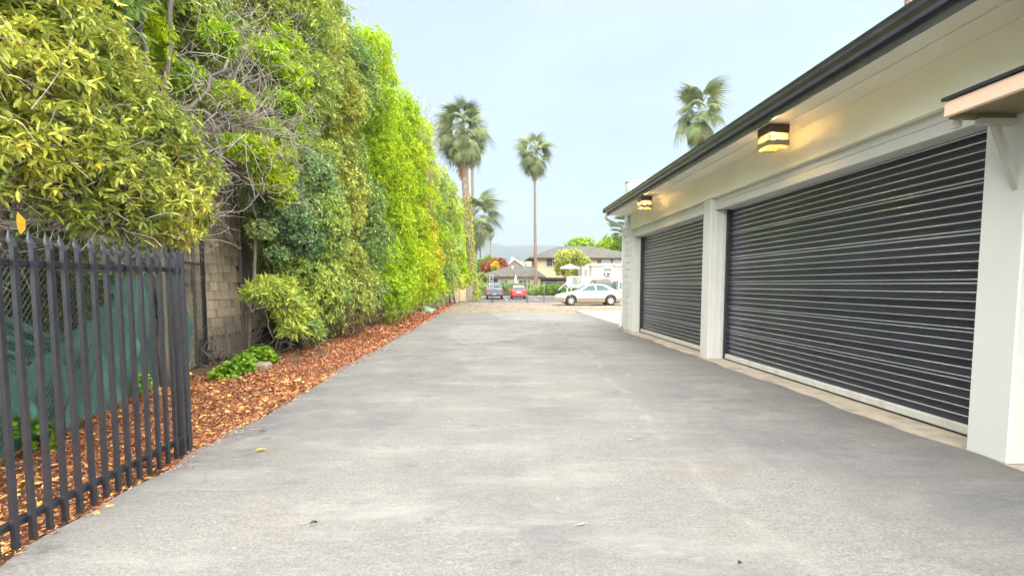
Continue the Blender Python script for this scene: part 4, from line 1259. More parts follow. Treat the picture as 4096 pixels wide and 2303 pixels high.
# bits of litter on the drive
def fallen(name, x, y, L_, W_, rz, mat, lab):
    mb = MB()
    pts = [(0, 0, .006), (.3, .45, .02), (.7, .4, .018), (1, 0, .004), (.7, -.4, .02), (.3, -.45, .016), (.5, 0, .008)]
    ca, sa = math.cos(rz), math.sin(rz)
    mb.add([(a * L_ * ca - b * W_ * sa, a * L_ * sa + b * W_ * ca, c + .008) for a, b, c in pts], [(0, 1, 6), (1, 2, 6), (2, 3, 6), (3, 4, 6), (4, 5, 6), (5, 0, 6)])
    o_ = mb.build(name, mat, None)
    o_.location = (x, y, 0)
    tag(o_, lab, 'leaf')
fallen('fallen_leaf', -1.98, 3.98, .09, .035, .3, M_ylw, 'single yellow fallen leaf lying on the drive near the gate')
fallen('fallen_leaf', -2.2, 4.5, .07, .02, .2, M_twig_red, 'small brown leaf on the drive edge by the paint scratches')
fallen('fallen_leaf', -1.06, 2.72, .05, .02, .4, M_dark, 'small dark leaf on the left foreground of the drive')
fallen('fallen_leaf', 1.22, 2.22, .03, .02, .4, M_dark, 'small dark scrap in the centre right foreground of the drive')
# orange leaf caught on the gate
mb = MB()
mb.add([(-2.47, 2.62, 1.78), (-2.46, 2.60, 1.73), (-2.465, 2.61, 1.69), (-2.47, 2.63, 1.66), (-2.468, 2.655, 1.69), (-2.468, 2.66, 1.74)], [(0, 1, 2, 3), (0, 3, 4, 5)])
tag(mb.build('hanging_leaf', M_ylw), 'orange yellow leaf caught on a picket tip of the gate', 'leaf')

# ---- tarps at far hedge foot
def drape(name, mat, pts_w, lab, cat):
    mb = MB()
    (x, y, z, sx, sy, sz) = pts_w
    n1, n2 = 14, 8
    vs, fs = [], []
    for j in range(n2 + 1):
        v = j / n2
        for i in range(n1):
            a = 2 * math.pi * i / n1
            r_ = (1 - .75 * v ** 1.6) * (1 + .18 * math.sin(a * 3 + x * 7) + .12 * math.sin(a * 5 + v * 6 + y))
            vs.append((x + sx * r_ * math.cos(a) + .1 * math.sin(v * 5), y + sy * r_ * math.sin(a), z + sz * v * (1 + .1 * math.sin(a * 2))))
    for j in range(n2):
        for i in range(n1):
            fs.append((j * n1 + i, j * n1 + (i + 1) % n1, (j + 1) * n1 + (i + 1) % n1, (j + 1) * n1 + i))
    fs.append(tuple(n2 * n1 + i for i in range(n1)))
    mb.add(vs, fs)
    return tag(mb.build(name, mat, smooth=True), lab, cat)
drape('tarp', M_tarp, (-3.35, 24.6, -.03, .35, .6, .34), 'crumpled pale green tarp at the foot of the hedge', 'tarp')
drape('burlap_sack', M_bag, (-3.55, 29.2, -.03, .32, .7, 1.25), 'tall grey green sacking hanging under the far hedge, nearer one', 'sacking')
drape('burlap_sack', M_bag, (-3.5, 32.0, -.03, .30, .5, 1.05), 'grey green sacking under the far hedge, beside the old planks', 'sacking')

# ---- plank fences
def plank_fence(name, lab, x0, y0, x1, y1, h, mats, n, zb=0.0):
    L_ = math.hypot(x1 - x0, y1 - y0)
    T = thing(name, lab, 'fence', (x0, y0, zb), math.atan2(y1 - y0, x1 - x0))
    wv = L_ / n
    for i in range(n):
        hh = h + random.uniform(-.03, .03)
        MB().bbox(i * wv + .006, (i + 1) * wv - .006, -.012 + random.uniform(-.004, .004), .012, 0, hh, .004).build('plank', mats(i / n), T, rel=False)
    for z in (.3, h - .3):
        MB().box(0, L_, .013, .06, z, z + .09).build('fence_rail', M_plank_old, T, rel=False)
    return T
plank_fence('plank_fence', 'board fence, half new pinkish planks and half weathered grey, below the big palm', -2.86, 41, -1.62, 41, 1.36, lambda u: M_plank_new if u < .45 else M_plank_old, 9)
plank_fence('plank_fence', 'old grey plank fence in shade under the far hedge', -3.75, 33.2, -3.1, 40.6, 1.25, lambda u: M_plank_old, 30)

# ================================================================== FAR CHAIN LINK FENCE WITH GATE
FC = thing('chain_link_fence', 'thin grey chain link fence across the end of the dirt lot', 'fence', (-2.5, 36.4, 0))
for x, h in ((-2.45, 1.42), (2.78, 1.7), (4.05, 1.6), (5.9, 1.6), (7.8, 1.6), (9.7, 1.6), (11.6, 1.6)):
    MB().tube([(x, 36.4, -.1), (x, 36.4, h)], .03, 8).build('post', M_pipe, FC, smooth=True)
for xa, xb, h in ((-2.5, .0, 1.39), (2.78, 14, 1.57)):
    MB().tube([(xa, 36.4, h), (xb, 36.4, h)], .022, 6).build('top_rail', M_pipe, FC, smooth=True)
    MB().tube([(xa, 36.4, .06), (xb, 36.4, .06)], .012, 6).build('bottom_wire', M_pipe, FC, smooth=True)
    o = link('wire_mesh', chain_mesh(xb - xa, h - .06, .12, .002), M_wire, FC, (xa + 2.5, 0, .06))
FG = thing('chain_link_gate', 'closed chain link gate in front of the silver pickup and red hatchback', 'gate', (.05, 36.4, 0))
MB().tube([(0.02, 36.4, -.1), (.02, 36.4, 1.72)], .045, 8).build('gate_post', M_pipe, FG, smooth=True)
MB().tube([(0.13, 36.38, .02), (.13, 36.38, 1.62)], .028, 8).build('gate_post', M_pipe, FG, smooth=True)
MB().tube([(1.42, 36.38, .10), (1.42, 36.38, 1.42)], .022, 8).build('stile', M_pipe, FG, smooth=True)
MB().tube([(2.68, 36.38, .05), (2.68, 36.38, 1.5)], .024, 8).build('stile', M_pipe, FG, smooth=True)
MB().tube([(.13, 36.38, 1.46), (2.68, 36.38, 1.46)], .022, 8).build('gate_rail', M_pipe, FG, smooth=True)
MB().tube([(.13, 36.38, .10), (2.68, 36.38, .10)], .022, 8).build('gate_rail', M_pipe, FG, smooth=True)
link('wire_mesh', chain_mesh(2.5, 1.3, .12, .002), M_wire, FG, (.1, -.02, .12))
o = MB().bbox(1.30, 1.46, 36.30, 36.36, .30, .48, .01)
tag(o.build('gate_box', M_pipe), 'small grey box hung low on the chain link gate', 'box')

# ================================================================== VEHICLES
def arc(cx, cz, r, a0, a1, n=9):
    return [(cx + r * math.cos(R(a)), cz + r * math.sin(R(a))) for a in lin(a0, a1, n)]

def side_loft(prof, hw, inset=.05, mat=None, name='body', parent=None):
    """closed side profile (x,z) spread across the width; hw(x,z) half width; rounded shoulders"""
    P = [Vector((a, b)) for a, b in prof]
    n = len(P)
    area = sum(P[i].x * P[(i + 1) % n].y - P[(i + 1) % n].x * P[i].y for i in range(n))
    if area < 0:
        P = P[::-1]
    def ins(d):
        out_ = []
        for i in range(n):
            e1 = (P[i] - P[i - 1]).normalized(); e2 = (P[(i + 1) % n] - P[i]).normalized()
            n1 = Vector((-e1.y, e1.x)); n2 = Vector((-e2.y, e2.x))
            m = (n1 + n2)
            m = m.normalized() if m.length > .1 else n1
            out_.append(P[i] + m * d)
        return out_
    i1, i2 = ins(inset * .3), ins(inset)
    rings = []
    for sg in (1, -1):
        seq = [(i2, 0), (i1, inset * .35), (P, inset)]
        if sg == -1: seq = seq[::-1]
        for pp, d in seq:
            rings.append([(q.x, sg * (hw(q.x, q.y) - d), q.y) for q in pp])
    mb = MB()
    vs = [v for r_ in rings for v in r_]
    fs = []
    for j in range(len(rings) - 1):
        for i in range(n):
            fs.append((j * n + i, j * n + (i + 1) % n, (j + 1) * n + (i + 1) % n, (j + 1) * n + i))
    fs.append(tuple(range(n)))
    fs.append(tuple((len(rings) - 1) * n + i for i in range(n))[::-1])
    mb.add(vs, fs)
    return mb.build(name, mat, parent, rel=False, smooth=False)

def wheel(parent, x, y, r_, w_, side):
    t_ = MB()
    s = side
    t_.lathe([(r_ * .62, -w_ / 2), (r_ * .9, -w_ / 2), (r_ * .985, -w_ * .36), (r_, 0), (r_ * .985, w_ * .36), (r_ * .9, w_ / 2), (r_ * .62, w_ / 2)], 24, 'y', (x, y, r_))
    ty = t_.build('tyre', M_rubber, parent, rel=False, smooth=True)
    rm = MB()
    yo = y + s * (w_ / 2 - .012)
    rm.lathe([(r_ * .56, yo - s * .02 - y), (r_ * .64, yo + s * .0 - y), (r_ * .66, yo - s * .03 - y)], 24, 'y', (x, y, r_))
    for k in range(6):
        a = k * math.pi / 3 + .3
        ca, sa = math.cos(a), math.sin(a)
        h1, h2 = r_ * .13, r_ * .10
        pts = []
        for rr, hh in ((r_ * .05, h1), (r_ * .6, h2)):
            for q in (-1, 1):
                pts.append((x + ca * rr - sa * hh * q, yo - s * .01, r_ + sa * rr + ca * hh * q))
        rm.add(pts + [(a_, b_ - s * .03, c_) for a_, b_, c_ in pts], [(0, 1, 3, 2), (0, 2, 6, 4), (1, 3, 7, 5), (4, 5, 7, 6)])
    rm.lathe([(.001, yo - y), (r_ * .17, yo - y), (r_ * .18, yo - s * .03 - y)], 12, 'y', (x, y, r_))
    rm.build('rim', M_rim, ty, rel=False)
    MB().lathe([(.001, yo - s * .07 - y), (r_ * .6, yo - s * .07 - y)], 20, 'y', (x, y, r_)).build('brake_disc', M_dark, ty, rel=False)
    return ty

def flat_panel(name, mat, parent, pts, d):
    """thin panel: pts 3-D outline, d = outward offset vector"""
    n = len(pts)
    d = Vector(d)
    a = [Vector(p) + d for p in pts]
    b = [Vector(p) - d for p in pts]
    return MB().add(a + b, [tuple(range(n)), tuple(range(2 * n - 1, n - 1, -1))] + [(i, (i + 1) % n, n + (i + 1) % n, n + i) for i in range(n)]).build(name, mat, parent, rel=False)

def sedan(name, label, loc, rz, mat, low=None, group=None):
    T = thing(name, label, 'car', loc, rz, group)
    Lh = 2.385
    f = lambda u, z: (Lh - u, z)
    prof = [f(.04, .26), f(.0, .40), f(.01, .55), f(.06, .64), f(.16, .70), f(.55, .80), f(1.0, .87), f(1.42, .93), f(2.2, .95), f(3.2, .97), f(3.95, .99), f(4.5, .985), f(4.68, .95), f(4.74, .85), f(4.77, .62), f(4.76, .42), f(4.68, .27), f(4.03, .22)]
    prof += [f(3.62 + .385 * math.cos(R(a)), .33 + .385 * math.sin(R(a))) for a in lin(-12, 192, 12)]
    prof += [f(3.2, .21), f(1.37, .21)]
    prof += [f(.95 + .385 * math.cos(R(a)), .33 + .385 * math.sin(R(a))) for a in lin(-12, 192, 12)]
    prof += [f(.5, .22)]
    def hw(x, z):
        u = Lh - x
        h = .885 - .05 * max(0, (z - .6) / .4) ** 2 - .03 * max(0, (.45 - z) / .25)
        e = min(u, 4.77 - u)
        h -= .16 * max(0, 1 - e / .55) ** 2
        return h
    body = side_loft(prof, hw, .06, mat, 'body', T)
    gh = [f(1.36, .92), f(1.55, 1.04), f(2.02, 1.33), f(2.2, 1.395), f(2.55, 1.42), f(2.95, 1.42), f(3.2, 1.39), f(3.38, 1.34), f(3.85, 1.08), f(4.05, .97)]
    hg = lambda x, z: .80 - .19 * max(0, (z - .93) / .49)
    side_loft(gh, hg, .05, mat, 'cabin', T)
    g = lambda u, z, s: (Lh - u, s * (hg(0, z) + .001), z)
    for s in (1, -1):
        fr = [g(1.72, .985, s), g(2.14, 1.31, s), g(2.55, 1.355, s), g(2.62, .985, s)]
        rr = [g(2.70, .985, s), g(2.64, 1.355, s), g(3.10, 1.34, s), g(3.30, 1.26, s), g(3.60, .99, s)]
        flat_panel('side_window', M_cglass, T, fr, (0, s * .004, 0))
        flat_panel('side_window', M_cglass, T, rr, (0, s * .004, 0))
        for u0, u1, z0, z1 in ((1.50, 1.508, .30, .92), (2.655, 2.663, .26, .95), (3.45, 3.458, .60, .95)):
            MB().box(Lh - u1, Lh - u0, s * hw(Lh - u0, .6) - .002, s * hw(Lh - u0, .6) + .003, z0, z1).build('door_seam', M_dark, T, rel=False)
        for u in (2.50, 3.38):
            y_ = s * hw(Lh - u, .83)
            MB().bbox(Lh - u - .08, Lh - u + .08, min(y_, y_ + s * .018), max(y_, y_ + s * .018), .80, .83, .006).build('door_handle', mat, T, rel=False)
        ym = s * .86
        MB().bbox(Lh - 1.82, Lh - 1.68, min(ym, ym + s * .14), max(ym, ym + s * .14), .96, 1.06, .03).build('mirror', M_dark if low else mat, T, rel=False)
        flat_panel('headlight', M_lens, T, [(Lh - .10, s * .70, .60), (Lh - .42, s * .846, .66), (Lh - .55, s * .872, .735), (Lh - .30, s * .82, .735), (Lh - .12, s * .70, .67)], (.0, s * .012, .006))
        flat_panel('tail_light', M_tail, T, [(Lh - 4.60, s * .835, .70), (Lh - 4.74, s * .77, .70), (Lh - 4.73, s * .765, .90), (Lh - 4.52, s * .84, .90)], (-.004, s * .012, 0))
        for u in (.95, 3.62):
            wheel(T, Lh - u, s * .79, .325, .19, s)
        if low:
            for pr in ([f(.0, .30), f(.0, .50), f(.10, .53), f(.52, .52), f(.53, .40), f(.50, .235), f(.08, .24)],
                       [f(1.37, .215), f(1.36, .42), f(1.31, .50), f(3.24, .52), f(3.2, .215)],
                       [f(4.04, .23), f(4.03, .42), f(3.97, .52), f(4.75, .55), f(4.76, .40), f(4.68, .28)]):
                pp = [(x, s * (hw(x, z) + .004), z) for x, z in pr]
                flat_panel('lower_panel', low, T, pp, (0, s * .006, 0))
    def wsq(u0, z0, u1, z1, w0, w1, name_):
        nrm = Vector((z0 - z1, 0, -(u1 - u0)))
        pts = [(Lh - u0, -w0, z0), (Lh - u0, w0, z0), (Lh - u1, w1, z1), (Lh - u1, -w1, z1)]
        dd = Vector((math.copysign(1, Lh - (u0 + u1) / 2 - .2), 0, .7)).normalized() * .012
        flat_panel(name_, M_cglass, T, pts, dd)
    wsq(1.52, 1.03, 2.02, 1.335, .70, .585, 'windshield')
    wsq(3.86, 1.07, 3.40, 1.325, .68, .585, 'rear_window')
    MB().box(-1.9, 1.9, -.6, .6, .14, .5).build('underbody', M_dark, T, rel=False)
    return T
sedan('parked_sedan', 'white sedan with tan lower panels parked on the dirt lot by the garage corner', (6.75, 32.3, -.005), math.pi, M_carw, M_cart)
sedan('parked_sedan', 'plain white sedan behind the fence, mostly hidden by the two tone sedan', (8.3, 39.2, -.12), math.pi, M_carw)

def boxy(name, label, loc, rz, mat, kind, roofmat=None):
    """pickup / hatchback / suv seen from behind; front = +x, rear at x = 0"""
    T = thing(name, label, 'truck' if kind == 'pickup' else 'car', loc, rz)
    if kind == 'pickup':
        Lc, W, r_ = 5.2, .91, .37
        wx = (1.15, 4.3)
        prof = [(0.02, .62), (0, .70), (.02, 1.10), (.06, 1.14), (1.75, 1.14), (1.78, 1.12), (3.5, 1.12), (4.0, 1.10), (5.0, 1.0), (5.18, .85), (5.2, .5), (5.1, .42)]
        gh = [(1.86, 1.10), (2.0, 1.55), (2.1, 1.70), (2.3, 1.76), (3.1, 1.76), (3.35, 1.68), (3.95, 1.10)]
        bz, ztop, hb = .50, 1.76, (.80, .66)
    elif kind == 'hatch':
        Lc, W, r_ = 3.65, .845, .305
        wx = (.72, 3.05)
        prof = [(.05, .28), (.0, .38), (.0, .56), (.06, .62), (.07, .84), (.16, .93), (2.3, .95), (2.75, .93), (3.3, .85), (3.58, .70), (3.65, .5), (3.6, .28)]
        gh = [(.14, .91), (.36, 1.30), (.46, 1.375), (.7, 1.41), (1.9, 1.40), (2.2, 1.33), (2.72, .92)]
        bz, ztop, hb = .24, 1.41, (.76, .60)
    else:
        Lc, W, r_ = 4.5, .91, .36
        wx = (.85, 3.6)
        prof = [(.05, .42), (.0, .55), (.0, .70), (.05, .78), (.06, 1.12), (2.9, 1.12), (3.3, 1.10), (4.2, 1.02), (4.45, .85), (4.5, .55), (4.4, .42)]
        gh = [(.05, 1.10), (.28, 1.80), (.40, 1.93), (.7, 2.0), (2.3, 1.99), (2.55, 1.88), (3.3, 1.10)]
        bz, ztop, hb = .38, 2.0, (.84, .70)
    low = []
    for cx in wx[::-1]:
        low += [(cx + (r_ + .06) * math.cos(R(a)), r_ + (r_ + .06) * math.sin(R(a))) for a in lin(-5, 185, 10)]
    pr = prof + [(wx[1] + r_ + .12, bz)] + low[:11] + low[11:] + [(wx[0] - r_ - .12, bz)]
    def hw(x, z):
        e = min(x, Lc - x)
        return W - .05 * max(0, (z - .75) / .4) ** 2 - (.11 if kind == 'hatch' else .05) * max(0, 1 - e / .4) ** 2
    side_loft(pr, hw, .06 if kind != 'hatch' else .09, mat, 'body', T)
    z0 = gh[0][1]
    hg = lambda x, z: hb[0] - (hb[0] - hb[1]) * max(0, (z - z0) / (ztop - z0))
    side_loft(gh, hg, .06, roofmat or mat, 'cabin', T)
    for s in (1, -1):
        for cx in wx:
            wheel(T, cx, s * (W - .12), r_, .22, s)
    MB().box(.5, Lc - .5, -.6, .6, bz - .06, bz + .25).build('underbody', M_dark, T, rel=False)
    rear = {'pickup': ((1.89, 1.22), (1.99, 1.53), .68, .62), 'hatch': ((.168, .97), (.335, 1.27), .66, .56), 'suv': ((.070, 1.18), (.255, 1.75), .76, .68)}[kind]
    (xa, za), (xb, zb), wa, wb = rear
    flat_panel('rear_window', M_cglass, T, [(xa, -wa, za), (xa, wa, za), (xb, wb, zb), (xb, -wb, zb)], (-.014, 0, .006))
    for s in (1, -1):
        gx0, gx1 = gh[1][0] + .12, gh[-2][0]
        flat_panel('side_window', M_cglass, T, [(gx0, s * (hg(0, z0 + .08) + .001), z0 + .08), (gh[-1][0] - .3, s * (hg(0, z0 + .08) + .001), z0 + .08), (gx1 - .1, s * (hg(0, ztop - .12) + .001), ztop - .12), (gx0 + .15, s * (hg(0, ztop - .12) + .001), ztop - .12)], (0, s * .005, 0))
        MB().bbox(gh[-1][0] - .35, gh[-1][0] - .2, min(s * (W - .02), s * (W + .19)), max(s * (W - .02), s * (W + .19)), z0 + .02, z0 + .17, .03).build('mirror', mat if kind != 'pickup' else M_dark, T, rel=False)
    if kind == 'pickup':
        MB().bbox(-.025, -.001, -.70, .70, .70, 1.09, .012).build('tailgate', mat, T, rel=False)
        MB().bbox(-.04, -.026, -.12, .12, .99, 1.05, .006).build('tailgate_handle', M_dark, T, rel=False)
        for s in (1, -1):
            MB().bbox(-.03, .06, min(s * .73, s * .885), max(s * .73, s * .885), .74, 1.06, .02).build('tail_light', M_tail, T, rel=False)
        MB().bbox(-.16, .0, -.86, .86, .50, .66, .03).build('bumper', M_cars, T, rel=False)
        MB().box(-.166, -.161, -.16, .16, .53, .64).build('licence_plate', M_purew, T, rel=False)
        MB().box(.1, 1.7, -.72, .72, .9, 1.145).build('bed_liner', M_dark, T, rel=False)
        MB().bbox(2.2, 3.1, -.60, .60, 1.745, 1.775, .01).build('roof_panel', M_carw, T, rel=False)
    elif kind == 'hatch':
        for s in (1, -1):
            MB().bbox(.0, .12, min(s * .62, s * .77), max(s * .62, s * .77), .63, .84, .03).build('tail_light', M_tail, T, rel=False)
        MB().bbox(.015, .06, -.30, .30, .70, .80, .012).build('plate_recess', M_rim, T, rel=False)
        MB().box(.005, .014, -.18, .18, .66, .76).build('licence_plate', M_purew, T, rel=False)
        MB().bbox(-.03, .10, -.70, .70, .40, .56, .04).build('bumper', mat, T, rel=False)
        MB().bbox(.02, .3, -.66, .66, .24, .395, .03).build('bumper_skirt', M_dark, T, rel=False)
        MB().add([(.44, -.56, 1.40), (.44, .56, 1.40), (.72, .55, 1.435), (.72, -.55, 1.435), (1.9, -.55, 1.42), (1.9, .55, 1.42), (.34, -.57, 1.30), (.34, .57, 1.30)], [(0, 1, 2, 3), (3, 2, 5, 4), (6, 7, 1, 0)]).build('roof_panel', M_carw, T, rel=False)
        MB().tube([(.6, 0, 1.41), (.45, 0, 1.56)], .006, 5).build('antenna', M_dark, T, rel=False)
    else:
        for s in (1, -1):
            MB().bbox(-.01, .08, min(s * .74, s * .88), max(s * .74, s * .88), .85, 1.12, .02).build('tail_light', M_tail, T, rel=False)
        MB().bbox(-.08, .06, -.88, .88, .50, .68, .03).build('bumper', M_dark, T, rel=False)
    return T
boxy('pickup_truck', 'silver pickup truck with a ladder in its bed, seen from behind', (.35, 49.5, -.19), math.pi / 2, M_cars, 'pickup')
boxy('hatchback', 'small red hatchback with a white roof, seen from behind', (2.97, 50.9, -.19), math.pi / 2, M_carr, 'hatch')
boxy('parked_suv', 'maroon roofed sport utility car above the white sedan roofs', (10.2, 42.6, -.19), math.pi / 2, M_maroon, 'suv')
boxy('parked_suv', 'white sport utility car half hidden at the garage corner', (12.3, 42.4, -.19), math.pi / 2, M_carw, 'suv')
# ladder in the bed
LD = thing('ladder', 'pale aluminium ladder standing in the bed of the silver pickup', 'ladder', (.02, 50.6, .95))
for s in (-.2, .2):
    MB().bbox(s - .02, s + .02, -.03, .03, -.02, 1.55, .005).build('stile', M_rim, LD, rel=False)
for k in range(6):
    MB().tube([(-.18, 0, .1 + k * .26), (.18, 0, .1 + k * .26)], .02, 6).build('rung', M_rim, LD, rel=False)

# ================================================================== FAR BUILDINGS
def window(parent, x0, x1, z0, z1, y, split=1, frame=M_purew, fw=.07):
    mb = MB()
    mb.box(x0 - fw, x1 + fw, y - .05, y + .02, z1, z1 + fw).box(x0 - fw - .03, x1 + fw + .03, y - .08, y + .02, z0 - fw, z0)
    mb.box(x0 - fw, x0, y - .05, y + .02, z0, z1).box(x1, x1 + fw, y - .05, y + .02, z0, z1)
    for k in range(1, split + 1):
        if k <= split - 0 and split > 0 and k < split + 1 and split >= 1:
            xm = x0 + (x1 - x0) * k / (split + 1)
            mb.box(xm - .03, xm + .03, y - .04, y + .02, z0, z1)
    wnd = mb.build('window', frame, parent, fixn=False)
    for k in range(split + 1):
        a = x0 + (x1 - x0) * k / (split + 1) + (.031 if k else .001)
        b = x0 + (x1 - x0) * (k + 1) / (split + 1) - (.031 if k < split else .001)
        MB().box(a, b, y - .012, y + .03, z0 + .001, z1 - .001).build('pane', M_pane, wnd)
    return wnd
def hip_roof(parent, x0, x1, y0, y1, z0, z1, rx0, rx1, ry, mat=M_roofs, t=.18):
    mb = MB()
    mb.add([(x0, y0, z0), (x1, y0, z0), (x1, y1, z0), (x0, y1, z0), (rx0, ry, z1), (rx1, ry, z1)], [(0, 1, 5, 4), (1, 2, 5), (2, 3, 4, 5), (3, 0, 4), (3, 2, 1, 0)])
    r_ = mb.build('roof', mat, parent, fixn=False)
    MB().box(x0 + .01, x1 - .01, y0 + .01, y0 + .05, z0 - t, z0 - .002).build('eave_board', M_dkbrown, r_)
    MB().box(x0 + .01, x0 + .05, y0 + .06, y1 - .01, z0 - t, z0 - .002).build('eave_board', M_dkbrown, r_)
    return r_
LH = thing('low_house', 'low house with a mottled grey hip roof behind the clipped hedge', 'house', (3, 69, -.2))
MB().box(-1.6, 6.9, 66.6, 73, -.2, 2.3).build('wall', M_pink, LH)
MB().box(-1.5, .9, 66.55, 66.59, .2, 2.15).build('carport_shade_panel', M_dark, LH)  # dark panel on the wall, painted for the shade inside the carport
window(LH, 3.9, 5.4, 1.0, 2.0, 66.58, 2)
window(LH, 1.3, 2.3, 1.0, 2.0, 66.58, 1)
lr = hip_roof(LH, -2.3, 7.6, 66, 74, 2.5, 4.05, 2.6, 6.0, 70)
for (x, z) in ((3.1, 3.95), (4.9, 3.6), (1.2, 3.25)):
    MB().bbox(x - .12, x + .12, 69.0, 69.3, z - .4, z + .12, .01).build('roof_vent', M_purew, lr)
BH = thing('beige_house', 'two storey beige stucco house with a grey hip roof and white framed window', 'house', (13, 76, -.2))
MB().box(6.95, 22, 72.4, 82, 2.45, 5.35).build('upper_wall', M_beige, BH)
MB().box(7.2, 22, 72.9, 82, -.2, 2.2).build('lower_wall', M_brownw, BH)
MB().box(6.9, 22, 72.3, 73, 2.2, 2.45).build('floor_band', M_dkbrown, BH)
window(BH, 8.4, 10.3, 4.16, 5.26, 72.38, 1)
window(BH, 8.6, 10.0, .9, 2.0, 72.88, 0, M_dkbrown)
MB().box(16.2, 22, 72.34, 72.39, 3.1, 5.2).build('balcony_recess', M_brownw, BH)
window(BH, 16.9, 18.2, 4.0, 5.1, 72.33, 1)
window(BH, 18.7, 21.0, 4.0, 5.1, 72.33, 1)
hip_roof(BH, 5.7, 24.5, 71.6, 84, 5.45, 7.6, 11.0, 16.5, 77.5, t=.22)
MB().add([(5.6, 71.7, 2.5), (7.6, 71.7, 2.5), (7.6, 73, 3.2), (5.6, 73, 3.2), (5.6, 71.7, 2.62), (7.6, 71.7, 2.62), (7.6, 73, 3.32), (5.6, 73, 3.32)], [(3, 2, 1, 0), (4, 5, 6, 7), (0, 1, 5, 4), (1, 2, 6, 5), (2, 3, 7, 6), (3, 0, 4, 7)]).build('porch_roof', M_roofs, BH)
# trailer home with clapboards
TR = thing('trailer_home', 'cream trailer home with lap siding and a window air conditioner', 'trailer', (13, 53, -.2))
MB().box(11.02, 18.98, 52.03, 54.98, .5, 3.35).build('wall', M_siding, TR)
MB().box(11.1, 18.9, 52.1, 54.9, -.2, .5).build('skirt', M_siding, TR)
def lap(x0, x1, z, y):
    return MB().add([(x0, y - .035, z), (x1, y - .035, z), (x1, y - .010, z + .192), (x0, y - .010, z + .192), (x0, y, z), (x1, y, z), (x1, y, z + .192), (x0, y, z + .192)],
                    [(0, 1, 2, 3), (0, 4, 5, 1), (1, 5, 6, 2), (2, 6, 7, 3), (3, 7, 4, 0)])
for k in range(15):
    z = .5 + k * .192
    if 1.95 < z + .19 and z < 3.38 and z + .19 > 2.0:
        lap(11.0, 12.08, z, 52.03).build('siding_board', M_siding, TR)
        lap(13.43, 19.0, z, 52.03).build('siding_board', M_siding, TR)
    else:
        lap(11.0, 19.0, z, 52.03).build('siding_board', M_siding, TR)
MB().bbox(12.08, 13.43, 51.97, 52.02, 2.0, 3.34, .01).build('window_surround', M_purew, TR)
window(TR, 12.33, 13.2, 2.35, 3.2, 51.96, 0)
MB().box(12.33, 13.2, 51.92, 51.96, 2.72, 2.80).build('window_rail', M_purew, TR)
MB().bbox(10.85, 19.1, 51.85, 55.1, 3.40, 3.66, .03).build('roof', M_purew, TR)
# bay end on the left
MB().box(10.05, 11.01, 52.35, 54.9, .6, 3.38).build('end_bay', M_siding, TR)
MB().box(10.3, 10.6, 52.31, 52.36, 2.2, 3.1).build('side_window', M_pane, TR)
AC = thing('air_conditioner', 'white window air conditioner in the trailer window', 'air conditioner', (12.77, 51.8, 2.36))
MB().bbox(12.48, 13.06, 51.55, 51.9, 2.36, 2.70, .02).build('case', M_purew, AC)
MB().bbox(12.60, 12.94, 51.535, 51.549, 2.42, 2.65, .005).build('grille', M_dark, AC)
# deck with balustrade
DK = thing('deck', 'white wooden deck with balusters and a stair rail beside the trailer', 'deck', (9.2, 50.6, -.2))
MB().box(8.0, 10.75, 50.2, 51.9, 1.05, 1.2).build('platform', M_purew, DK)
for x in (8.05, 8.5, 9.6, 10.6):
    MB().box(x - .05, x + .05, 50.2, 50.3, -.2, 2.2).build('post', M_purew, DK)
MB().box(8.0, 10.7, 50.19, 50.31, 2.18, 2.26).build('top_rail', M_purew, DK)
MB().box(8.0, 10.7, 50.21, 50.29, 1.25, 1.32).build('bottom_rail', M_purew, DK)
MB().box(8.1, 8.45, 50.22, 50.28, 1.32, 2.18).build('solid_panel', M_purew, DK)
bm_ = MB().box(-.025, .025, -.02, .02, 0, .86).mesh('baluster')
for k in range(15):
    link('baluster', bm_, M_purew, DK, (8.62 + k * .135 - 9.2, 50.25 - 50.6, 1.32 + .2))
MB().add([(7.1, 50.2, .75), (8.0, 50.2, 1.55), (8.0, 50.2, 1.65), (7.1, 50.2, .85), (7.1, 50.28, .75), (8.0, 50.28, 1.55), (8.0, 50.28, 1.65), (7.1, 50.28, .85)], [(0, 1, 2, 3), (7, 6, 5, 4), (0, 4, 5, 1), (1, 5, 6, 2), (2, 6, 7, 3), (3, 7, 4, 0)]).build('stair_rail', M_purew, DK)
# umbrella
UM = thing('patio_umbrella', 'open white patio umbrella with faint stripes over the deck', 'umbrella', (8.5, 51.3, 1.2))
mb = MB()
n = 8
vs = [(0, 0, 2.38)]
for r_, z in ((.55, 2.2), (1.1, 1.98), (1.12, 1.86)):
    vs += [(r_ * math.cos(2 * math.pi * k / n + .2), r_ * math.sin(2 * math.pi * k / n + .2), z) for k in range(n)]
fs = [(0, 1 + k, 1 + (k + 1) % n) for k in range(n)]
for j in range(2):
    fs += [(1 + j * n + k, 1 + (j + 1) * n + k, 1 + (j + 1) * n + (k + 1) % n, 1 + j * n + (k + 1) % n) for k in range(n)]
mb.add(vs, fs).build('canopy', M_purew, UM, rel=False, fixn=False)
M_stripe = pmat('grey_stripe', (.42, .42, .50), None, 4, .7)
for r_, z in ((.40, 2.262), (.80, 2.112)):
    pts = [(r_ * math.cos(2 * math.pi * k / n + .2), r_ * math.sin(2 * math.pi * k / n + .2), z) for k in range(n + 1)]
    MB().tube(pts, .022, 5, cap=False).build('stripe', M_stripe, UM, rel=False)
MB().tube([(0, 0, 0), (0, 0, 2.4)], .025, 6).build('pole', M_rim, UM, rel=False)
CU = thing('patio_umbrella', 'folded white patio umbrella in front of the low house', 'umbrella', (3.2, 62.5, -.2))
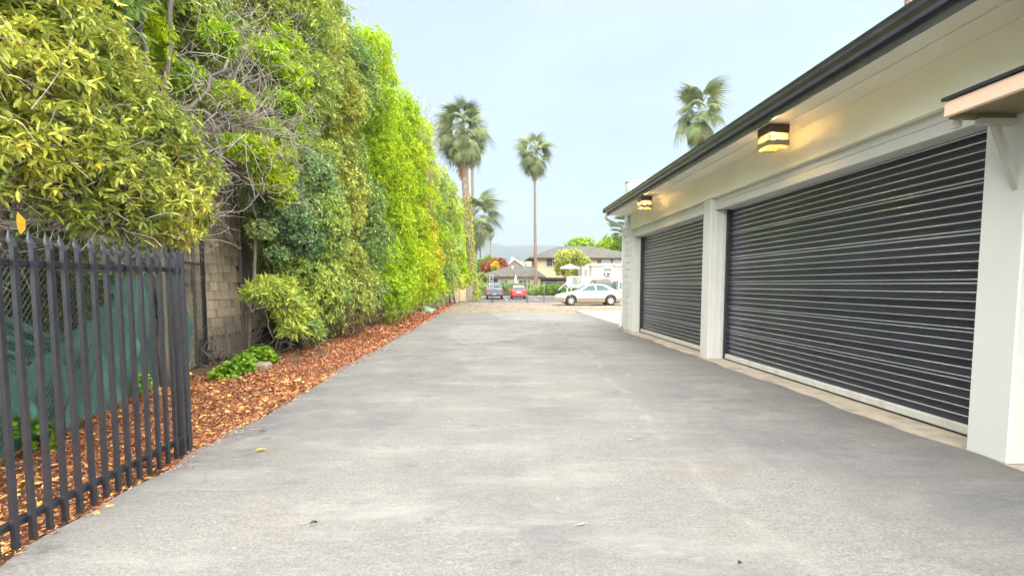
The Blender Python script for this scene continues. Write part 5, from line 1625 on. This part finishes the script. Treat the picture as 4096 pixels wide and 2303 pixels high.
MB().lathe([(.02, 2.85), (.05, 2.75), (.16, 2.35), (.20, 2.2), (.12, 2.15), (.22, 2.0), (.28, 1.75), (.16, 1.6), (.3, 1.5)], 10).build('canopy', M_purew, CU, rel=False)
MB().tube([(0, 0, 0), (0, 0, 2.9)], .03, 6).build('pole', M_rim, CU, rel=False)
# tile roofed houses beyond
TH = thing('tiled_house', 'distant house with a pinkish orange tiled roof left of the red shrub', 'house', (0, 118, -.2))
MB().box(-2, 3.4, 116, 122, -.2, 5.2).build('wall', M_pink, TH)
MB().add([(-2.4, 115.4, 5.1), (3.8, 115.4, 5.1), (3.8, 122.4, 5.1), (-2.4, 122.4, 5.1), (-1.6, 119, 7.2), (3.6, 119, 7.2)], [(0, 1, 5, 4), (1, 2, 5), (2, 3, 4, 5), (3, 0, 4), (3, 2, 1, 0)]).build('roof', M_tile, TH)
TH = thing('tiled_house', 'distant house with an orange tiled roof between the gable and the palm', 'house', (9, 118, -.2))
MB().box(4.5, 14, 116, 122, -.2, 5.4).build('wall', M_pink, TH)
r_ = MB().add([(4, 115.4, 5.3), (14.6, 115.4, 5.3), (14.6, 122.4, 5.3), (4, 122.4, 5.3), (4.8, 119, 7.1), (13.8, 119, 7.1)], [(0, 1, 5, 4), (1, 2, 5), (2, 3, 4, 5), (3, 0, 4), (3, 2, 1, 0)]).build('roof', M_tile, TH)
for x in (7.6, 8.4):
    MB().box(x - .12, x + .12, 116.6, 116.9, 5.8, 6.5).build('roof_vent', M_dkbrown, r_)
GH = thing('gabled_house', 'distant house with a white gable edge and twin white chimney pipes', 'house', (5, 102, -.2))
MB().prism([(2.9, -.2), (6.9, -.2), (6.9, 4.9), (4.9, 6.4), (2.9, 4.9)], 'y', 100.2, 106).build('wall', M_brownw, GH)
for sg in (-1, 1):
    MB().add([(4.9, 100, 6.55), (4.9 + sg * 2.3, 100, 4.85), (4.9 + sg * 2.3, 100, 5.1), (4.9, 100, 6.85), (4.9, 106.2, 6.55), (4.9 + sg * 2.3, 106.2, 4.85), (4.9 + sg * 2.3, 106.2, 5.1), (4.9, 106.2, 6.85)], [(0, 1, 2, 3), (7, 6, 5, 4), (0, 4, 5, 1), (1, 5, 6, 2), (2, 6, 7, 3), (3, 7, 4, 0)]).build('roof', M_purew, GH)
for x in (4.25, 4.65):
    MB().tube([(x, 101, 5.8), (x, 101, 7.2)], .10, 8).build('chimney_pipe', M_purew, GH)

# ================================================================== FAR VEGETATION
def blob_tree(name, lab, cat, x, y, z0, z1, rx, mat, nl=18, nw=2600, L_=.4, W_=.16, tint0=.5, ry=None, base_z=-.2, trunk_r=.15, flat=1.0, group=None):
    lb = []
    ry = ry or rx
    for k in range(nl):
        d = rdir(1)[0] * RNG.random() ** .35
        r_ = rx * random.uniform(.28, .45)
        lb.append((x + d[0] * rx * .72, y + d[1] * ry * .72, (z0 + z1) / 2 + d[2] * (z1 - z0) * .33, r_, r_, r_ * flat))
    return leafy(name, lab, cat, lb, nw, 4, L_, W_, mat, [([(x, y, base_z), (x + .1, y, (z0 + z1) / 2), (x + .2, y, z1 * .85)], trunk_r, trunk_r * .4)], base=(x, y, base_z), tint0=tint0, group=group, lobe_var=.14)
blob_tree('bushy_tree', 'olive green tree in front of the beige house', 'tree', 11.2, 65.5, 1.2, 6.5, 2.7, OLIVE, 24, 3600, .34, .15, .58, trunk_r=.16)
blob_tree('lime_tree', 'bright lime green tree rising behind the beige house roof, right one', 'tree', 24.5, 95, 4.5, 11.2, 4.4, LIME, 26, 3200, .6, .26, .42)
blob_tree('lime_tree', 'bright lime green tree behind the beige house roof ridge, left one', 'tree', 17.6, 96, 4.5, 10.2, 4.4, LIME, 22, 2400, .6, .26, .4)
blob_tree('red_shrub', 'rounded reddish bronze tree behind the low house roof', 'tree', 1.1, 85, 1.5, 6.3, 2.9, REDL, 22, 2600, .42, .2, .45)
blob_tree('yellow_shrub', 'small yellow leaved clump in front of the reddish bronze tree', 'shrub', .6, 82, 3.6, 5.3, .9, GOLD, 9, 420, .35, .16, .8)
blob_tree('round_tree', 'dark green round tree beyond the reddish bronze tree', 'tree', -1.3, 108, 2.5, 8.2, 2.9, BRIGHT, 20, 2200, .5, .24, .35)
blob_tree('garden_shrub', 'grey green shrub between the big palm and the low house', 'shrub', -1.6, 63.5, .2, 3.6, 1.2, OLIVE, 14, 900, .3, .13, .4)
blob_tree('garden_shrub', 'leafy green shrub spilling over the kerb at the foot of the palm', 'shrub', -1.7, 46.5, -.2, 1.0, .8, MIDG, 10, 800, .22, .1, .6)
blob_tree('far_tree', 'far green tree low on the horizon left of the gable', 'tree', -9, 125, 1.5, 9, 5, MIDG, 18, 1500, .7, .32, .5)
blob_tree('far_tree', 'far green tree behind the tiled roofs', 'tree', 10, 140, 1, 6.8, 6, MIDG, 18, 1500, .8, .34, .45, ry=3)
# clipped hedge row behind the kerb, one shrub after another
for k, (x, h, mt, lab) in enumerate([(-1.0, 1.75, MIDG, 'clipped green hedge bush left of the silver pickup'), (1.7, 1.75, MIDG, 'clipped hedge bush between the pickup and the red hatchback'), (4.6, 1.75, MIDG, 'clipped hedge bush just right of the red hatchback'), (7.2, 1.5, BRIGHT, 'lower brighter hedge bush left of the white sedan'), (9.6, 1.6, BRIGHT, 'bright hedge bush below the deck')]):
    lb = [(x + random.uniform(-1.3, 1.3), 60.6 + random.uniform(-.5, .5), random.uniform(.1, h - .4), .55, .5, .45) for _ in range(20)]
    leafy('clipped_bush', lab, 'bush', lb, 1900, 4, .2, .09, mt, base=(x, 60.6, -.2), tint0=.42, group='clipped bushes behind the kerb')
# conifer: flat layered plumes
CF = thing('cypress_tree', 'dark layered cypress above the lime tree at the garage corner', 'tree', (26.5, 92, -.2))
MB().tube([(26.5, 92, -.2), (26.4, 92, 8), (26.2, 92, 15.5)], [.4, .28, .08], 8).build('trunk', M_bark, CF, smooth=True)
lbs = []
for k in range(48):
    z = random.uniform(8.6, 15.0)
    a = random.uniform(0, 6.28)
    rr = random.uniform(.8, 4.6) * (1 - .5 * (z - 8.6) / 6.4)
    lbs.append((26.4 + rr * math.cos(a), 92 + rr * math.sin(a), z + .1 * rr, .95, .55, .16))
p_, a_, i_ = lobes_sample(lbs, 1900, .2)
a_ = norm(p_ - np.array([26.4, 92, 0]) * 1.0 - np.array([0, 0, 1.0]) * p_[:, 2:3] + np.array([0, 0, .5]) + RNG.normal(0, .4, p_.shape))
V, F, T = whorls(p_ - np.array([26.5, 92, -.2]), a_, RNG.normal(.32, .15, len(p_)), 4, .62, .07, phi=(10, 40))
o = link('crown', np_mesh('crown', V, F, T), DEEP, CF); o['kind'] = 'stuff'

# ---- fan palms, every frond its own piece
def frond_mesh(Lp, Rf, droop, nseg=20, spread=115):
    mb = MB()
    w0 = .018
    zc = lambda r_: -droop * .22 * (r_ / (Lp + Rf)) ** 2 * (Lp + Rf)
    pts = [(Lp * t, 0, zc(Lp * t)) for t in (0, .5, 1)]
    mb.tube(pts, [w0 * 1.4, w0, w0 * .7], 4)
    c = (Lp, 0, zc(Lp))
    for k in range(nseg):
        a0 = R(-spread + 2 * spread * k / nseg); a1 = R(-spread + 2 * spread * (k + 1) / nseg)
        am = (a0 + a1) / 2
        rl_ = Rf * (.72 + .28 * math.cos(am * .8)) * random.uniform(.88, 1.08)
        def pt(a, r_, dz=0):
            x = Lp + r_ * math.cos(a); y = r_ * math.sin(a)
            tot = math.hypot(x, y)
            f = r_ / Rf
            return (x, y * (1 - .12 * f), zc(tot) - droop * Rf * (.34 * abs(math.sin(a)) ** 1.5 * f + .95 * max(0, f - .38) ** 1.4) + dz)
        m = .52
        g_ = (a1 - a0) * .04
        v = [c, pt(a0 + g_, rl_ * m, -.012), pt(am, rl_ * m, .02), pt(a1 - g_, rl_ * m, -.012), pt(am + random.uniform(-.05, .05), rl_)]
        mb.add(v, [(0, 1, 2), (0, 2, 3), (1, 4, 2), (2, 4, 3)])
    return mb.mesh('frond')
FR = [frond_mesh(.95, 1.0, d) for d in (.8, 1.15, 1.5, 1.9)]
FRD = [frond_mesh(.75, .85, d, 14, 80) for d in (.9, 1.3)]

def palm(lab, x, y, zb, zt, r0, r1, x1, crown=1.0, live=34, dead=14, skirt=1.0, tall=.0, rough=0, group='fan palms'):
    T = thing('fan_palm', lab, 'palm', (x, y, zb), 0, group)
    H = zt - zb
    n = 26
    pts, rr = [], []
    for t in lin(0, 1, n):
        pts.append((( x1 - x) * t ** 1.3 + .03 * math.sin(t * 9), .02 * math.sin(t * 7), H * t))
        f = r0 + (r1 - r0) * min(1, t * 1.6) ** .7
        rr.append(f * (1 + .05 * math.sin(t * 90)) + (.10 * r0 * (1 - t * 6) if t < .16 else 0))
    MB().tube(pts, rr, 12).build('trunk', M_palmbark, T, rel=False, smooth=True)
    if rough:
        # old leaf-base stubs on the trunk
        st_ = MB()
        for k in range(rough):
            t = random.uniform(.04, .99)
            a = random.uniform(0, 6.28)
            j = min(int(t * n), n - 1)
            px_, py_, pz_ = pts[j]
            q = rr[j]
            pz_ = H * t
            px_ = (x1 - x) * t ** 1.3
            ca, sa = math.cos(a), math.sin(a)
            w_ = q * .22
            st_.add([(px_ + ca * q * .9 - sa * w_, sa * q * .9 + ca * w_, pz_), (px_ + ca * q * .9 + sa * w_, sa * q * .9 - ca * w_, pz_), (px_ + ca * q * 1.32, sa * q * 1.32, pz_ + q * .55), (px_ + ca * q * .95, sa * q * .95, pz_ - q * .3)], [(0, 1, 2), (0, 2, 3), (1, 3, 2)])
        st_.build('leaf_bases', M_palmbark, T, rel=False, fixn=False)['kind'] = 'stuff'
    def put(me_, mt, el, az, dz, sc, nm='frond'):
        o_ = link(nm, me_, mt, T, (x1 - x + .08 * math.cos(az), .08 * math.sin(az), H + dz))
        o_.rotation_euler = (random.uniform(-.7, .7), -el, az)
        o_.scale = (sc,) * 3
    for k in range(live):
        u = (k + .5) / live
        el = R(80 - 140 * u ** .9 + random.uniform(-10, 10))
        put(random.choice(FR), M_frond, el, k * 2.4 + random.uniform(-.3, .3), crown * (.25 + tall * (1 - u)) - .25 * u * crown, crown * random.uniform(.85, 1.1))
    for k in range(dead):
        u = (k + .5) / max(1, dead)
        put(random.choice(FRD), M_dead, R(-58 - 26 * u + random.uniform(-5, 5)), k * 2.4 + random.uniform(-.4, .4), -.2 - skirt * u * .9, crown * random.uniform(.55, .85) * (1 - .35 * u), 'dead_frond')
    return T
palm('tall fan palm with the thickest, ivy clad trunk beyond the end of the hedge', -1.80, 45, -.2, 14.4, .38, .30, -2.66, 1.25, 58, 46, 2.6, tall=1.3, rough=420)
palm('slim fan palm half hidden behind the thickest trunked palm', -2.2, 60, -.2, 18.0, .24, .16, -2.35, 1.1, 40, 30, 1.6, tall=1.0)
palm('solitary slim fan palm standing in front of the low grey roof', 5.9, 63, -.2, 17.5, .31, .15, 5.66, 1.18, 50, 34, 1.9, tall=1.0, rough=160)
palm('fan palm crown rising above the garage gutter', 19.9, 45, -.2, 16.6, .26, .16, 19.6, 1.3, 46, 18, 1.0, tall=1.2)
palm('short fan palm with a brown skirt beside the ivy clad trunk', -2.05, 55, -.2, 8.0, .28, .26, -1.75, 1.4, 44, 24, 1.3, tall=1.0, rough=120)
palm('tiny distant fan palm against the misty hills', -.2, 150, -.2, 16.6, .2, .14, -.17, .85, 18, 10, 1.2, tall=.8)
palm('fan palm whose bare trunk tops the picture above the garage roof', 26.15, 30, -.2, 24.0, .19, .16, 26.17, 1.2, 24, 8, 1.0, tall=1.2)
# ivy on the big palm and beside it
def ivy(lab, pts_fn, n, mat, base, tint0):
    T = thing('ivy', lab, 'ivy', base)
    p_ = pts_fn(n)
    d = norm(RNG.normal(0, 1, (n, 3)) + np.array([0, -.6, .1]))
    V, F, t = whorls(p_ - np.array(base), d, RNG.normal(tint0, .13, n), 3, .12, .085, phi=(60, 90))
    link('foliage', np_mesh('foliage', V, F, t), mat, T)['kind'] = 'stuff'
def ring_pts(cx, cy, z0, z1, r_, dx=0):
    def fn(n):
        a = RNG.uniform(0, 6.28, n); u = RNG.random(n) ** 1.4
        rr = r_ * (1.15 - .45 * u) * RNG.uniform(.8, 1.35, n)
        return np.stack([cx + dx * u + rr * np.cos(a), cy + rr * np.sin(a), z0 + (z1 - z0) * u], 1)
    return fn
ivy('pale ivy wrapping the foot of the thickest palm trunk', ring_pts(-1.85, 45, -.1, 9.5, .48, -.45), 2600, OLIVE, (-1.85, 45, 0), .62)
ivy('bright green ivy hanging left of the thickest palm trunk', ring_pts(-2.55, 44.4, 1.4, 6.0, .26), 900, LIME, (-2.55, 44.4, 0), .6)
ivy('dry brown creeper left of the lamp post by the palm', ring_pts(-3.0, 43.6, .8, 4.5, .25), 260, OLIVE, (-3.0, 43.6, 0), .8)
LP = thing('lamp_post', 'old street lamp post half hidden by ivy beside the thickest palm', 'lamp post', (-2.56, 43, -.1))
MB().lathe([(.14, 0), (.12, .4), (.06, .5), (.05, 2.6), (.09, 2.7)], 10).build('post', pmat('verdigris_post', (.05, .09, .08), None, 8, .5), LP, rel=False)
MB().lathe([(.09, 2.7), (.17, 2.95), (.16, 3.1), (.05, 3.25), (.01, 3.35)], 10).build('lantern', M_purew, LP, rel=False)
MB().tube([(-2.72, 120, -.2), (-2.72, 120, 10.5)], [.2, .14], 8)
tag(MB().tube([(-2.72, 120, -.3), (-2.7, 120, 6), (-2.72, 120, 10.5)], [.2, .17, .14], 8).build('utility_pole', M_dkbrown), 'thin distant utility pole left of the tiny palm', 'pole')

# ================================================================== HAZE
mh = bpy.data.materials.new('air_haze')
mh.use_nodes = True
N = mh.node_tree.nodes
N.remove(N['Principled BSDF'])
pv = N.new('ShaderNodeVolumePrincipled')
pv.inputs['Color'].default_value = (.50, .58, .66, 1)
pv.inputs['Density'].default_value = HAZE
pv.inputs['Anisotropy'].default_value = .2
mh.node_tree.links.new(pv.outputs[0], N['Material Output'].inputs['Volume'])
o = MB().box(-1850, 1850, -70, 2500, -2, 160).build('haze', mh)
o['kind'] = 'stuff'
o['label'] = 'thin pale coastal haze in the distance'
